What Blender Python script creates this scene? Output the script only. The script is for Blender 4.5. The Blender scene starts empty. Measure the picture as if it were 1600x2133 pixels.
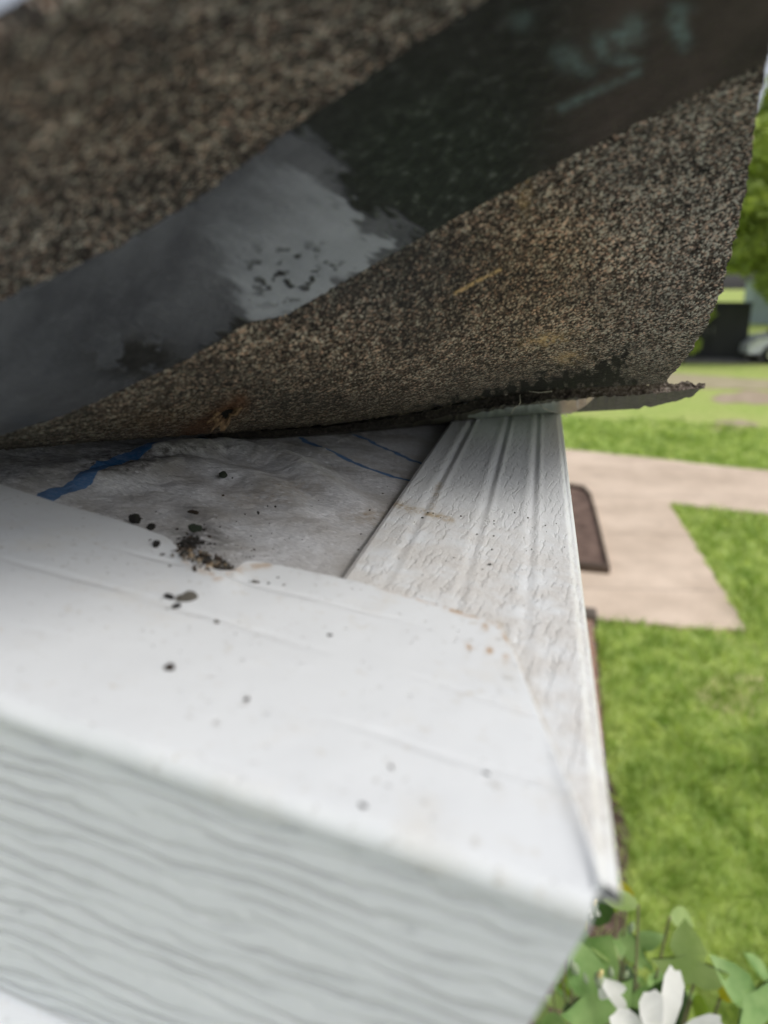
import bpy, math, random
import numpy as np
from mathutils import Vector, Matrix

random.seed(7); RNG = np.random.default_rng(11)
SC = bpy.context.scene
COL = SC.collection

# ------------------------------------------------------------------ camera
CAM_Z = 2.6; PITCH = math.radians(16.3); FPX = 1611.0; CX, CY = 800.0, 1066.5
cd = bpy.data.cameras.new('camera'); cam = bpy.data.objects.new('camera', cd); COL.objects.link(cam)
cd.sensor_fit = 'VERTICAL'; cd.sensor_height = 36.0; cd.lens = 36.0*FPX/2133.0
cd.clip_start = 0.005; cd.clip_end = 2000
cam.location = (0, 0, CAM_Z); cam.rotation_euler = (math.pi/2-PITCH, 0, 0)
cd.dof.use_dof = True; cd.dof.focus_distance = 0.322; cd.dof.aperture_fstop = 8.7
SC.camera = cam

# ------------------------------------------------------------------ world, sun, exposure
SUN_EL, SUN_AZ = math.radians(50), math.radians(117)      # azimuth measured from +Y towards +X
w = bpy.data.worlds.new('World'); SC.world = w; w.use_nodes = True
wn = w.node_tree.nodes; wl = w.node_tree.links; bg = wn['Background']
sky = wn.new('ShaderNodeTexSky'); sky.sky_type = 'NISHITA'; sky.sun_disc = False
sky.sun_elevation = SUN_EL; sky.sun_rotation = SUN_AZ; sky.dust_density = 4.0; sky.air_density = 0.8; sky.ozone_density = 0.6
hs = wn.new('ShaderNodeHueSaturation'); hs.inputs['Saturation'].default_value = 0.38; hs.inputs['Value'].default_value = 1.0
wl.new(sky.outputs[0], hs.inputs['Color']); wl.new(hs.outputs[0], bg.inputs[0]); bg.inputs[1].default_value = 0.15
sl = bpy.data.lights.new('sun', 'SUN'); sl.energy = 0.95; sl.angle = math.radians(22); sl.color = (1.0, 0.95, 0.88)
so = bpy.data.objects.new('sun', sl); COL.objects.link(so)
so.rotation_euler = Vector((math.sin(SUN_AZ)*math.cos(SUN_EL), math.cos(SUN_AZ)*math.cos(SUN_EL), math.sin(SUN_EL))).to_track_quat('Z', 'Y').to_euler()
SC.view_settings.view_transform = 'Standard'; SC.view_settings.look = 'None'; SC.view_settings.gamma = 1
SC.view_settings.exposure = 0.12
SC.cycles.max_bounces = 8

# ------------------------------------------------------------------ helpers
CAM = np.array([0, 0, CAM_Z]); cp, sp = math.cos(PITCH), math.sin(PITCH)
RX = np.array([1., 0, 0]); UP = np.array([0, sp, cp]); FW = np.array([0, cp, -sp])
def ray(px, py):
    px = np.asarray(px, float)[..., None]; py = np.asarray(py, float)[..., None]
    return RX*(px-CX)/FPX + UP*(CY-py)/FPX + FW
def P(px, py, d):
    return CAM + ray(px, py)*np.asarray(d, float)[..., None]
def unit(v): return v/np.linalg.norm(v)
def ground(px, py, z=0.0):
    r = ray(px, py); t = (z-CAM_Z)/r[..., 2]
    return CAM + r*t[..., None]

O = P(1240, 1880, 0.12)                                # the roof's lower corner
A = unit(ray(-5000, -242)); A = A if A[0] < 0 else -A  # up the slope, to the left
B = unit(ray(1137, 594))                               # away, level
N = unit(np.cross(B, A)); N = N if N[2] > 0 else -N
BP = unit(np.cross(N, A)); BP = BP if BP @ B > 0 else -BP
FRAME = Matrix(((A[0], BP[0], N[0], O[0]), (A[1], BP[1], N[1], O[1]), (A[2], BP[2], N[2], O[2]), (0, 0, 0, 1)))
if FRAME.to_3x3().determinant() < 0: pass
R3 = np.stack([A, BP, N])
def loc(p): return (np.asarray(p)-O) @ R3.T            # world -> roof frame
def glob(q): return np.asarray(q) @ R3 + O
def roof(px, py, h=0.0):
    r = ray(px, py); t = ((O-CAM) @ N + h)/(r @ N)
    return CAM + r*t[..., None]
def vnoise(x, y, seed=0):
    x = np.asarray(x, float); y = np.asarray(y, float)
    xi = np.floor(x).astype(np.int64); yi = np.floor(y).astype(np.int64); fx = x-xi; fy = y-yi
    def h(a, b):
        n = (a*374761393 + b*668265263 + seed*974634777) & 0xffffffff
        n = ((n ^ (n >> 13))*1274126177) & 0xffffffff
        return ((n ^ (n >> 16)) & 0xffff)/65535.0
    fx = fx*fx*(3-2*fx); fy = fy*fy*(3-2*fy)
    return (h(xi, yi)*(1-fx)+h(xi+1, yi)*fx)*(1-fy)+(h(xi, yi+1)*(1-fx)+h(xi+1, yi+1)*fx)*fy
def fbm(x, y, seed=0, o=4):
    s = 0; a = 0.5
    for i in range(o):
        s = s + a*vnoise(x*2**i, y*2**i, seed+i*17); a *= 0.5
    return s/(1-0.5**o)
def interp(poly, x):
    p = np.array(poly, float); return np.interp(x, p[:, 0], p[:, 1])
def smooth(a, b, x):
    t = np.clip((x-a)/(b-a), 0, 1); return t*t*(3-2*t)
def segdist(x, y, pts):
    d = np.full(np.shape(x), 1e9)
    for (x0, y0), (x1, y1) in zip(pts[:-1], pts[1:]):
        vx, vy = x1-x0, y1-y0; t = np.clip(((x-x0)*vx+(y-y0)*vy)/(vx*vx+vy*vy), 0, 1)
        d = np.minimum(d, np.hypot(x-x0-t*vx, y-y0-t*vy))
    return d
def inpoly(x, y, pts):
    ins = np.zeros(np.shape(x), bool); n = len(pts)
    for i in range(n):
        x0, y0 = pts[i]; x1, y1 = pts[(i+1) % n]
        if y0 == y1: continue
        c = ((y0 > y) != (y1 > y)) & (x < (x1-x0)*(y-y0)/(y1-y0)+x0)
        ins ^= c
    return ins
def sdpoly(x, y, pts):                                  # positive inside
    d = segdist(x, y, list(pts)+[pts[0]]); return np.where(inpoly(x, y, pts), d, -d)

def mesh(name, verts, faces, mat, parent=None, smooth_=True, attrs=None, frame=False):
    me = bpy.data.meshes.new(name)
    verts = np.asarray(verts, float).reshape(-1, 3)
    if isinstance(faces, np.ndarray):
        nf, k = faces.shape
        me.vertices.add(len(verts)); me.vertices.foreach_set('co', verts.ravel().astype(np.float32))
        me.loops.add(nf*k); me.loops.foreach_set('vertex_index', faces.ravel().astype(np.int32))
        me.polygons.add(nf); me.polygons.foreach_set('loop_start', np.arange(0, nf*k, k, dtype=np.int32))
        me.update(calc_edges=True); me.validate()
    else:
        me.from_pydata([tuple(v) for v in verts], [], faces); me.update()
    if attrs:
        for k_, v in attrs.items():
            at = me.attributes.new(k_, 'FLOAT', 'POINT'); at.data.foreach_set('value', np.asarray(v, np.float32).ravel())
    if smooth_:
        me.polygons.foreach_set('use_smooth', np.ones(len(me.polygons), bool))
    if mat: me.materials.append(mat)
    o = bpy.data.objects.new(name, me); COL.objects.link(o)
    if frame: o.matrix_world = FRAME
    if parent is not None:
        o.parent = parent
        if frame and parent.get('_f'): o.matrix_world = Matrix.Identity(4); o.matrix_parent_inverse = Matrix.Identity(4); o.matrix_basis = Matrix.Identity(4)
    return o
def grid_faces(nr, nc, flip=False):
    i = np.arange(nr-1)[:, None]*nc + np.arange(nc-1)[None, :]
    f = np.stack([i, i+1, i+nc+1, i+nc], -1).reshape(-1, 4)
    return f[:, ::-1].copy() if flip else f
def tag(o, label, cat, group=None, kind=None):
    if label: o['label'] = label
    if cat: o['category'] = cat
    if group: o['group'] = group
    if kind: o['kind'] = kind
    return o
def empty(name, l=(0, 0, 0), rz=0):
    o = bpy.data.objects.new(name, None); COL.objects.link(o); o.location = l; o.rotation_euler = (0, 0, rz); o.empty_display_size = 0.05
    return o
def roof_empty(name):
    o = empty(name); o.matrix_world = FRAME; o['_f'] = 1
    return o

class M:
    """small node builder"""
    def __init__(s, name, rough=0.6, col=(0.5, 0.5, 0.5), spec=0.5, metallic=0):
        s.m = bpy.data.materials.new(name); s.m.use_nodes = True; s.t = s.m.node_tree; s.b = s.t.nodes['Principled BSDF']
        s.b.inputs['Roughness'].default_value = rough; s.b.inputs['Base Color'].default_value = (*col, 1)
        s.b.inputs['Specular IOR Level'].default_value = spec; s.b.inputs['Metallic'].default_value = metallic
    def n(s, t, **k):
        x = s.t.nodes.new('ShaderNode'+t)
        for a, v in k.items(): setattr(x, a, v)
        return x
    def set(s, inp, v):
        if isinstance(v, bpy.types.NodeSocket): s.t.links.new(v, inp)
        elif v is not None:
            if hasattr(inp.default_value, '__len__') and not hasattr(v, '__len__'): v = (v,)*len(inp.default_value)
            if hasattr(v, '__len__') and len(v) == 3 and len(inp.default_value) == 4: v = (*v, 1)
            inp.default_value = v
    def coord(s, scale=(1, 1, 1), rot=(0, 0, 0)):
        tc = s.n('TexCoord'); mp = s.n('Mapping'); mp.inputs['Scale'].default_value = scale; mp.inputs['Rotation'].default_value = rot
        s.t.links.new(tc.outputs['Object'], mp.inputs[0]); return mp.outputs[0]
    def noise(s, vec, scale=5, detail=4, rough=0.55, out='Fac'):
        x = s.n('TexNoise'); s.set(x.inputs['Vector'], vec); x.inputs['Scale'].default_value = scale
        x.inputs['Detail'].default_value = detail; x.inputs['Roughness'].default_value = rough; return x.outputs[out]
    def vor(s, vec, scale=5, out='Color', feature='F1', rand=1.0):
        x = s.n('TexVoronoi', feature=feature); s.set(x.inputs['Vector'], vec); x.inputs['Scale'].default_value = scale
        x.inputs['Randomness'].default_value = rand; return x.outputs[out]
    def math(s, op, a, b=None, c=None, clamp=False):
        x = s.n('Math', operation=op); x.use_clamp = clamp; s.set(x.inputs[0], a)
        if b is not None: s.set(x.inputs[1], b)
        if c is not None: s.set(x.inputs[2], c)
        return x.outputs[0]
    def ramp(s, f, stops, interp='LINEAR'):
        x = s.n('ValToRGB'); x.color_ramp.interpolation = interp; e = x.color_ramp.elements
        while len(e) < len(stops): e.new(0.5)
        for k, (p, c) in zip(e, stops):
            k.position = p; k.color = (c, c, c, 1) if not hasattr(c, '__len__') else (*c, 1)
        s.set(x.inputs[0], f); return x.outputs[0]
    def mix(s, f, a, b, mode='MIX'):
        x = s.n('Mix', data_type='RGBA', blend_type=mode); s.set(x.inputs[0], f); s.set(x.inputs[6], a); s.set(x.inputs[7], b); return x.outputs[2]
    def attr(s, name): return s.n('Attribute', attribute_name=name).outputs['Fac']
    def sep(s, v):
        x = s.n('SeparateXYZ'); s.set(x.inputs[0], v); return x.outputs
    def comb(s, x_, y_, z_):
        x = s.n('CombineXYZ'); s.set(x.inputs[0], x_); s.set(x.inputs[1], y_); s.set(x.inputs[2], z_); return x.outputs[0]
    def bump(s, h, dist=0.001, strength=1.0, prev=None):
        x = s.n('Bump'); x.inputs['Distance'].default_value = dist; x.inputs['Strength'].default_value = strength; s.set(x.inputs['Height'], h)
        if prev is not None: s.set(x.inputs['Normal'], prev)
        return x.outputs[0]
    def col(s, v): s.set(s.b.inputs['Base Color'], v)
    def rough(s, v): s.set(s.b.inputs['Roughness'], v)
    def nrm(s, v): s.set(s.b.inputs['Normal'], v)

# ------------------------------------------------------------------ materials
def granule_material(name, warm_attr=True):
    m = M(name, 0.85, spec=0.15); v = m.coord()
    big = m.noise(v, 45, 3); d = m.vor(v, 1450, 'Distance'); c = m.vor(v, 1450, 'Color'); cs = m.sep(c)
    sp_ = m.sep(m.vor(v, 700, 'Color'))
    patch = m.noise(v, 210, 3, 0.6)
    lv = m.math('ADD', m.math('MULTIPLY', cs[0], 0.62), m.math('ADD', m.math('MULTIPLY', sp_[0], 0.16), m.math('MULTIPLY', patch, 0.55)))
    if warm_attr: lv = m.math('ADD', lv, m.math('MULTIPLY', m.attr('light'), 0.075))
    g = m.ramp(lv, [(0.44, (0.009, 0.008, 0.008)), (0.62, (0.05, 0.043, 0.039)), (0.80, (0.165, 0.146, 0.13)), (1.0, (0.54, 0.51, 0.46))])
    hue = m.ramp(cs[1], [(0.0, (1.25, 0.94, 0.82)), (0.5, (1, 1, 0.97)), (1, (0.93, 1.0, 1.0))])
    g = m.mix(1.0, g, hue, 'MULTIPLY')
    g = m.mix(m.ramp(big, [(0.35, 0.0), (0.7, 0.35)]), g, (0.03, 0.028, 0.028))
    if warm_attr:
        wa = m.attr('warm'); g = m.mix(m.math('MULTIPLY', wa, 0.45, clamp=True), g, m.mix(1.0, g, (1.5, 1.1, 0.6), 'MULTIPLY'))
        bare_shade = m.attr('bare'); g = m.mix(m.math('MULTIPLY', bare_shade, m.ramp(cs[2], [(0.2, 1.0), (0.95, 0.35)])), g, (0.022, 0.022, 0.023))
        g = m.mix(m.ramp(bare_shade, [(0.85, 0), (1.0, 0.8)]), g, (0.006, 0.006, 0.006)); ta = m.attr('tan'); g = m.mix(m.math('MULTIPLY', ta, m.ramp(cs[2], [(0.1, 0.1), (0.4, 0.95)])), g, (0.52, 0.36, 0.17))  # top of the bare range: shade of the fold crease, painted near black
        ra = m.attr('rust'); g = m.mix(m.math('MULTIPLY', ra, 0.8), g, m.ramp(cs[0], [(0, (0.03, 0.014, 0.009)), (1, (0.17, 0.075, 0.035))]))
    m.col(g)
    hgt = m.math('ADD', m.math('MULTIPLY', m.math('SUBTRACT', 1.0, d), cs[0]), m.math('MULTIPLY', patch, 1.5))
    m.nrm(m.bump(hgt, 0.0012, 1.0))
    return m.m
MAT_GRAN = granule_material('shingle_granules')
MAT_GRAN2 = granule_material('plain_granules', False)

def tar_material():
    m = M('asphalt_sealant', 0.5, spec=0.28); v = m.coord()
    gl = m.attr('gloss'); br = m.attr('film'); teal = m.attr('teal'); gr = m.attr('green'); bn = m.attr('brown')  # film: mask of the painted sheen
    n1 = m.noise(v, 300, 5, 0.65); n2 = m.noise(v, 60, 4)
    g = m.ramp(n1, [(0.38, (0.004, 0.004, 0.004)), (0.6, (0.013, 0.013, 0.013)), (0.76, (0.06, 0.06, 0.06))])
    g = m.mix(m.math('MULTIPLY', gr, 0.8), g, m.ramp(n1, [(0.4, (0.003, 0.007, 0.004)), (0.58, (0.013, 0.02, 0.014)), (0.74, (0.10, 0.115, 0.10))]))
    g = m.mix(m.math('MULTIPLY', bn, 0.8), g, m.ramp(n2, [(0.3, (0.022, 0.016, 0.015)), (0.7, (0.062, 0.046, 0.042))]))
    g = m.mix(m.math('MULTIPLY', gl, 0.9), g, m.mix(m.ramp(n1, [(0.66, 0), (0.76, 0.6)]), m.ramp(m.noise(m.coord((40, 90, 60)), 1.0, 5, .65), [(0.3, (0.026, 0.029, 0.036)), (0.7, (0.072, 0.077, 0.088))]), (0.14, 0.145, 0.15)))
    g = m.mix(br, g, m.ramp(n2, [(0.3, (0.15, 0.165, 0.185)), (0.7, (0.21, 0.225, 0.25))]))  # sheen of the smooth sealant, painted in as pale blue-grey colour
    g = m.mix(m.math('MULTIPLY', teal, m.ramp(m.noise(v, 420, 4, .7), [(.35, .3), (.6, 1.1)])), g, (0.13, 0.20, 0.20))
    m.col(g)
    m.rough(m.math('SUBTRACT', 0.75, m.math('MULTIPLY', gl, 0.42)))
    h = m.math('ADD', m.math('MULTIPLY', n1, m.math('SUBTRACT', 1.0, m.math('MULTIPLY', gl, 0.93))), m.math('MULTIPLY', n2, 0.25))
    m.nrm(m.bump(h, 0.0015, 0.9)); return m.m
MAT_TAR = tar_material()

def white_paint(kind):
    m = M('white_metal_'+kind, 0.38, spec=0.5); v = m.coord()
    x, y, z = m.sep(v)
    base = (0.735, 0.765, 0.785)
    speck = m.noise(v, 900, 2, 0.5); blotch = m.noise(v, 28, 4, 0.6)
    dirt = m.math('MULTIPLY', m.ramp(speck, [(0.66, 0), (0.74, 1)]), m.ramp(blotch, [(0.4, 0.1), (0.65, 0.9)]))
    if kind == 'flange':
        stain = m.ramp(m.noise(v, 55, 4, 0.6), [(0.55, 0), (0.8, 0.4)])
        c = m.mix(stain, base, (0.66, 0.62, 0.53))
        c = m.mix(m.math('MULTIPLY', dirt, 0.45), c, (0.35, 0.31, 0.26))
        ru = m.math('MULTIPLY', m.attr('rust'), m.ramp(m.noise(v, 350, 4, 0.7), [(0.38, 0), (0.6, 1)]))
        c = m.mix(ru, c, (0.42, 0.24, 0.08))
        pits = m.vor(v, 430, 'Distance'); sel = m.sep(m.vor(v, 430, 'Color'))[0]
        pit = m.math('MULTIPLY', m.ramp(pits, [(0.1, 1), (0.3, 0)]), m.math('GREATER_THAN', sel, 0.86))
        c = m.mix(m.math('MULTIPLY', pit, 0.35), c, (0.42, 0.41, 0.38))
        c = m.mix(m.ramp(m.noise(v, 170, 4, 0.65), [(0.62, 0), (0.74, 0.5)]), c, (0.52, 0.47, 0.38))
        c = m.mix(m.math('MULTIPLY', m.ramp(m.noise(v, 420, 3, 0.6), [(0.62, 0), (0.70, 1)]), m.ramp(m.noise(v, 45, 2), [(0.45, 0), (0.6, 0.5)])), c, (0.33, 0.31, 0.27))
        yy = m.math('ADD', m.math('MULTIPLY', y, 260), m.math('MULTIPLY', m.noise(m.coord((9, 30, 9)), 1.0, 3), 5))
        line = m.ramp(m.math('SINE', yy), [(0.86, 0), (1.0, 1)])
        line = m.math('MULTIPLY', line, m.ramp(m.noise(m.coord((14, 60, 14)), 1.0, 2), [(0.45, 0), (0.6, 1)]))
        h = m.math('ADD', m.math('MULTIPLY', pit, -0.3), m.math('ADD', m.math('MULTIPLY', m.noise(v, 70, 2), 0.6), m.math('MULTIPLY', line, -0.5)))
        m.nrm(m.bump(h, 0.0008, 0.9))
    elif kind == 'face':
        w1 = m.noise(m.coord((26, 26, 60)), 1.0, 3, 0.55); w2 = m.noise(m.coord((110, 110, 160)), 1.0, 2, 0.5)
        ph = m.math('ADD', m.math('MULTIPLY', z, 1500), m.math('ADD', m.math('MULTIPLY', w1, 17), m.math('MULTIPLY', w2, 5)))
        ph = m.math('ADD', ph, m.math('MULTIPLY', x, 60))
        s1 = m.math('SINE', ph)
        gate = m.ramp(m.noise(m.coord((34, 34, 190)), 1.0, 2), [(0.36, 0.25), (0.56, 1)])
        ln = m.math('MULTIPLY', m.ramp(s1, [(0.1, 0), (0.98, 1)]), gate)
        h = m.math('ADD', m.math('MULTIPLY', ln, -1.0), m.math('MULTIPLY', w1, 0.6))
        c = m.mix(m.math('MULTIPLY', ln, 0.13), base, (0.5, 0.5, 0.48))
        c = m.mix(m.math('MULTIPLY', dirt, 0.3), c, (0.35, 0.31, 0.26))
        m.nrm(m.bump(h, 0.0009, 1.0))
    else:   # ribbed panel, grain runs along y
        w1 = m.noise(m.coord((70, 24, 24)), 1.0, 3, 0.55); w2 = m.noise(m.coord((380, 210, 210)), 1.0, 3, 0.65)
        ph = m.math('ADD', m.math('MULTIPLY', x, 2100), m.math('ADD', m.math('MULTIPLY', w1, 22), m.math('MULTIPLY', w2, 11)))
        s1 = m.math('SINE', ph)
        gate = m.ramp(m.noise(m.coord((230, 60, 60)), 1.0, 3), [(0.42, 0.0), (0.60, 1)])
        ln = m.math('MULTIPLY', m.ramp(s1, [(0.5, 0), (1.0, 1)]), gate)
        h = m.math('ADD', m.math('MULTIPLY', ln, -0.8), m.math('MULTIPLY', w2, 0.8))
        near = m.ramp(y, [(0.0, 1.0), (0.13, 0.9), (0.2, 0.1)])
        rgt = m.ramp(m.math('MULTIPLY', x, -18), [(0.0, 0.9), (1.0, 0.2)])
        fine = m.ramp(m.noise(v, 1500, 3, 0.7), [(0.5, 0), (0.6, 1)])
        patchy = m.ramp(m.noise(v, 60, 5, 0.65), [(0.36, 0), (0.55, 1)])
        d2 = m.math('MULTIPLY', m.math('MULTIPLY', fine, patchy), near)
        film = m.math('MULTIPLY', patchy, m.math('MULTIPLY', near, 0.38))
        c = m.mix(film, base, (0.62, 0.56, 0.48))
        c = m.mix(m.math('MULTIPLY', d2, 0.42), c, (0.22, 0.18, 0.14))
        c = m.mix(m.math('MULTIPLY', m.math('MULTIPLY', ln, near), 0.10), c, (0.4, 0.36, 0.31))
        st = m.math('MULTIPLY', m.attr('rust'), m.ramp(m.noise(v, 300, 4, 0.7), [(0.4, 0), (0.6, 1)]))
        c = m.mix(st, c, (0.42, 0.33, 0.2))
        m.nrm(m.bump(h, 0.00042, 0.75))
    m.col(c); m.rough(m.math('ADD', 0.32, m.math('MULTIPLY', blotch, 0.2)))
    return m.m
MAT_FLANGE = white_paint('flange'); MAT_FACE = white_paint('face'); MAT_PANEL = white_paint('panel')

def underlay_material():
    m = M('grey_underlayment', 0.85, spec=0.25); v = m.coord()
    f = m.noise(m.coord((420, 1300, 600), (0, 0, 0.5)), 1.0, 6, 0.72); b = m.noise(v, 40, 4); s = m.noise(v, 800, 2)
    c = m.ramp(f, [(0.3, (0.42, 0.43, 0.45)), (0.7, (0.84, 0.85, 0.86))])
    c = m.mix(m.ramp(b, [(0.42, 0), (0.72, 0.7)]), c, (0.36, 0.335, 0.30))
    c = m.mix(m.math('MULTIPLY', m.attr('dirt'), m.ramp(m.noise(v, 220, 5, 0.7), [(0.36, 0), (0.6, 0.9)])), c, (0.055, 0.05, 0.045))
    c = m.mix(m.math('MULTIPLY', m.attr('ochre'), m.ramp(m.noise(v, 200, 4, 0.7), [(0.35, 0), (0.65, 0.8)])), c, (0.3, 0.21, 0.1))
    sp2 = m.ramp(s, [(0.72, 0), (0.77, 1)]); c = m.mix(sp2, c, (0.04, 0.04, 0.04))
    gl = m.ramp(m.sep(m.vor(v, 900, 'Color'))[0], [(0.985, 0), (0.99, 1)]); c = m.mix(m.math('MULTIPLY', gl, 0.5), c, (0.8, 0.82, 0.85))
    ink = m.math('MULTIPLY', m.ramp(m.attr('ink'), [(0.35, 0), (0.6, 1)]), m.ramp(f, [(0.2, 1), (0.85, 0.75)]))
    c = m.mix(m.math('MULTIPLY', ink, 0.9), c, (0.008, 0.14, 0.38))
    m.col(c); m.nrm(m.bump(m.math('ADD', m.math('MULTIPLY', f, 0.5), m.math('MULTIPLY', m.noise(v, 300, 3), 0.8)), 0.0009, 1.0)); return m.m
MAT_UNDER = underlay_material()

def rock_material(name, c0, c1):
    m = M(name, 0.85, spec=0.3); v = m.coord(); n = m.noise(v, 900, 4, 0.65)
    m.col(m.ramp(n, [(0.3, c0), (0.7, c1)])); m.nrm(m.bump(n, 0.0006, 0.9)); return m.m
ROCK = {'black': rock_material('black_grit', (0.006, 0.006, 0.006), (0.05, 0.047, 0.043)),
        'grey': rock_material('grey_grit', (0.06, 0.055, 0.045), (0.28, 0.26, 0.22)),
        'tan': rock_material('tan_grit', (0.12, 0.08, 0.04), (0.5, 0.4, 0.28)),
        'red': rock_material('red_grit', (0.2, 0.04, 0.02), (0.45, 0.12, 0.06)),
        'green': rock_material('green_grit', (0.015, 0.02, 0.012), (0.07, 0.09, 0.06)),
        'brown': rock_material('brown_grit', (0.015, 0.01, 0.007), (0.09, 0.065, 0.045))}

def simple(name, c0, c1, scale=5, rough=0.8, bump=0.0, spec=0.3, detail=5, metallic=0):
    m = M(name, rough, spec=spec, metallic=metallic); v = m.coord(); n = m.noise(v, scale, detail, 0.6)
    m.col(m.ramp(n, [(0.32, c0), (0.68, c1)]))
    if bump: m.nrm(m.bump(n, bump, 1.0))
    return m.m
def leafmat(name, c0, c1, scale=4, trans=0.35):
    m = M(name, 0.5, spec=0.35); v = m.coord(); n = m.noise(v, scale, 3, 0.6)
    c = m.ramp(n, [(0.35, c0), (0.65, c1)]); m.col(c)
    t = m.n('BsdfTranslucent'); m.set(t.inputs[0], m.mix(1.0, c, (1.0, 1.0, 1.0) if c0[2] > .6 else (1.35, 1.3, 0.7), 'MULTIPLY')); ms = m.n('MixShader'); ms.inputs[0].default_value = trans
    m.t.links.new(m.b.outputs[0], ms.inputs[1]); m.t.links.new(t.outputs[0], ms.inputs[2])
    m.t.links.new(ms.outputs[0], m.t.nodes['Material Output'].inputs[0]); return m.m

# ================================================================== SETTING
def poly_obj(name, pts, z, mat, thick=0.0, parent=None):
    n = len(pts); v = [(p[0], p[1], z) for p in pts]; f = [list(range(n))]
    if thick:
        v += [(p[0], p[1], z-thick) for p in pts]; f += [[i, n+i, n+(i+1) % n, (i+1) % n] for i in range(n)]
    o = mesh(name, v, f, mat, parent, smooth_=False)
    return o
def grass_ground():
    m = M('lawn_soil', 0.95, spec=0.1); v = m.coord()
    a = m.noise(v, 0.5, 5, 0.6); b = m.noise(v, 6, 5, 0.65)
    c = m.ramp(b, [(0.3, (0.25, 0.37, 0.06)), (0.7, (0.52, 0.60, 0.21))])
    c = m.mix(m.ramp(a, [(0.42, 0), (0.7, 0.55)]), c, (0.52, 0.52, 0.22))
    m.col(c); m.nrm(m.bump(b, 0.03, 0.7)); return m.m
lawn = mesh('lawn', [(-600, -600, 0), (600, -600, 0), (600, 600, 0), (-600, 600, 0)], [[0, 1, 2, 3]], grass_ground(), smooth_=False)
tag(lawn, 'bright green grass lawn around the house', None, kind='structure')

def concrete():
    m = M('warm_concrete', 0.9, spec=0.25); v = m.coord(); n = m.noise(v, 1.1, 6, 0.65); f = m.noise(v, 30, 4, 0.7)
    c = m.ramp(n, [(0.32, (0.54, 0.43, 0.33)), (0.68, (0.80, 0.66, 0.53))])
    c = m.mix(m.ramp(f, [(0.4, 0), (0.75, 0.3)]), c, (0.4, 0.34, 0.28))
    c = m.mix(m.ramp(m.noise(v, 2.6, 4, 0.6), [(0.6, 0), (0.72, 0.35)]), c, (0.36, 0.29, 0.23))
    x, y, z = m.sep(v); j = m.math('FRACT', m.math('ADD', m.math('MULTIPLY', y, 0.62), m.math('MULTIPLY', x, 0.03)))
    jl = m.math('MULTIPLY', m.ramp(j, [(0.0, 1), (0.02, 0)]), 0.55); c = m.mix(jl, c, (0.2, 0.16, 0.13))
    m.col(c); m.nrm(m.bump(m.math('SUBTRACT', n, jl), 0.01, 0.8)); return m.m
CONC = concrete()
CONC_OLD = simple('warm_concrete', (0.53, 0.43, 0.32), (0.70, 0.58, 0.45), 1.6, 0.9, 0.01)
g = lambda x, y: tuple(ground(x, y)[:2])
# path: crossing strip plus the wider walk that comes towards the house
path_pts = [g(700, 880), g(1170, 938), g(1640, 990), g(2400, 1065), g(2400, 1190), g(1640, 1080), g(1395, 1054), g(1475, 1185), g(1556, 1322), g(1235, 1296), g(760, 1262)]
def ragged(pts, amp=.02, step=.12):
    out = []
    for i in range(len(pts)):
        a = np.array(pts[i]); b = np.array(pts[(i+1) % len(pts)]); L = np.linalg.norm(b-a); n = int(min(140, max(1, L/step)))
        for k in range(n):
            q = a+(b-a)*k/n; out.append((q[0]+amp*(vnoise(q[0]*9, q[1]*9, 1)*2-1), q[1]+amp*2*(vnoise(q[0]*7+5, q[1]*7, 2)*2-1)))
    return out
path = poly_obj('path', ragged(path_pts)[::-1], 0.035, CONC, 0.05); tag(path, 'pale tan concrete walkway crossing the lawn', None, kind='structure')
bounce_slab = poly_obj('bounce_slab', [(-9, -9), (7, -9), (7, 1.3), (1.2, 1.3), (0.9, 0.6), (-9, 0.55)], 0.03, simple('grey_bounce', (0.50, 0.505, 0.51), (0.64, 0.645, 0.65), 2.0, 0.9, 0.01), 0.05); tag(bounce_slab, 'unseen pale slab added below and behind the viewpoint to bounce light', None, kind='structure')  # unseen slab, added only to bounce neutral light up under the shingle
DIRT = simple('dry_dirt', (0.34, 0.27, 0.19), (0.5, 0.41, 0.31), 2.5, 0.95, 0.01)
def blob(name, cx, cy, rx, ry, z, mat, n=26, jag=0.25):
    c = ground(cx, cy)[:2]; ex = ground(cx+rx, cy)[:2]-c; ey = ground(cx, cy-ry)[:2]-c
    pts = []
    for i in range(n):
        a = 2*math.pi*i/n; k = 1+jag*(vnoise(i*0.9, 3.3+cx)*2-1)
        pts.append(tuple(c+ex*math.cos(a)*k+ey*math.sin(a)*k))
    return poly_obj(name, pts, z, mat)
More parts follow.
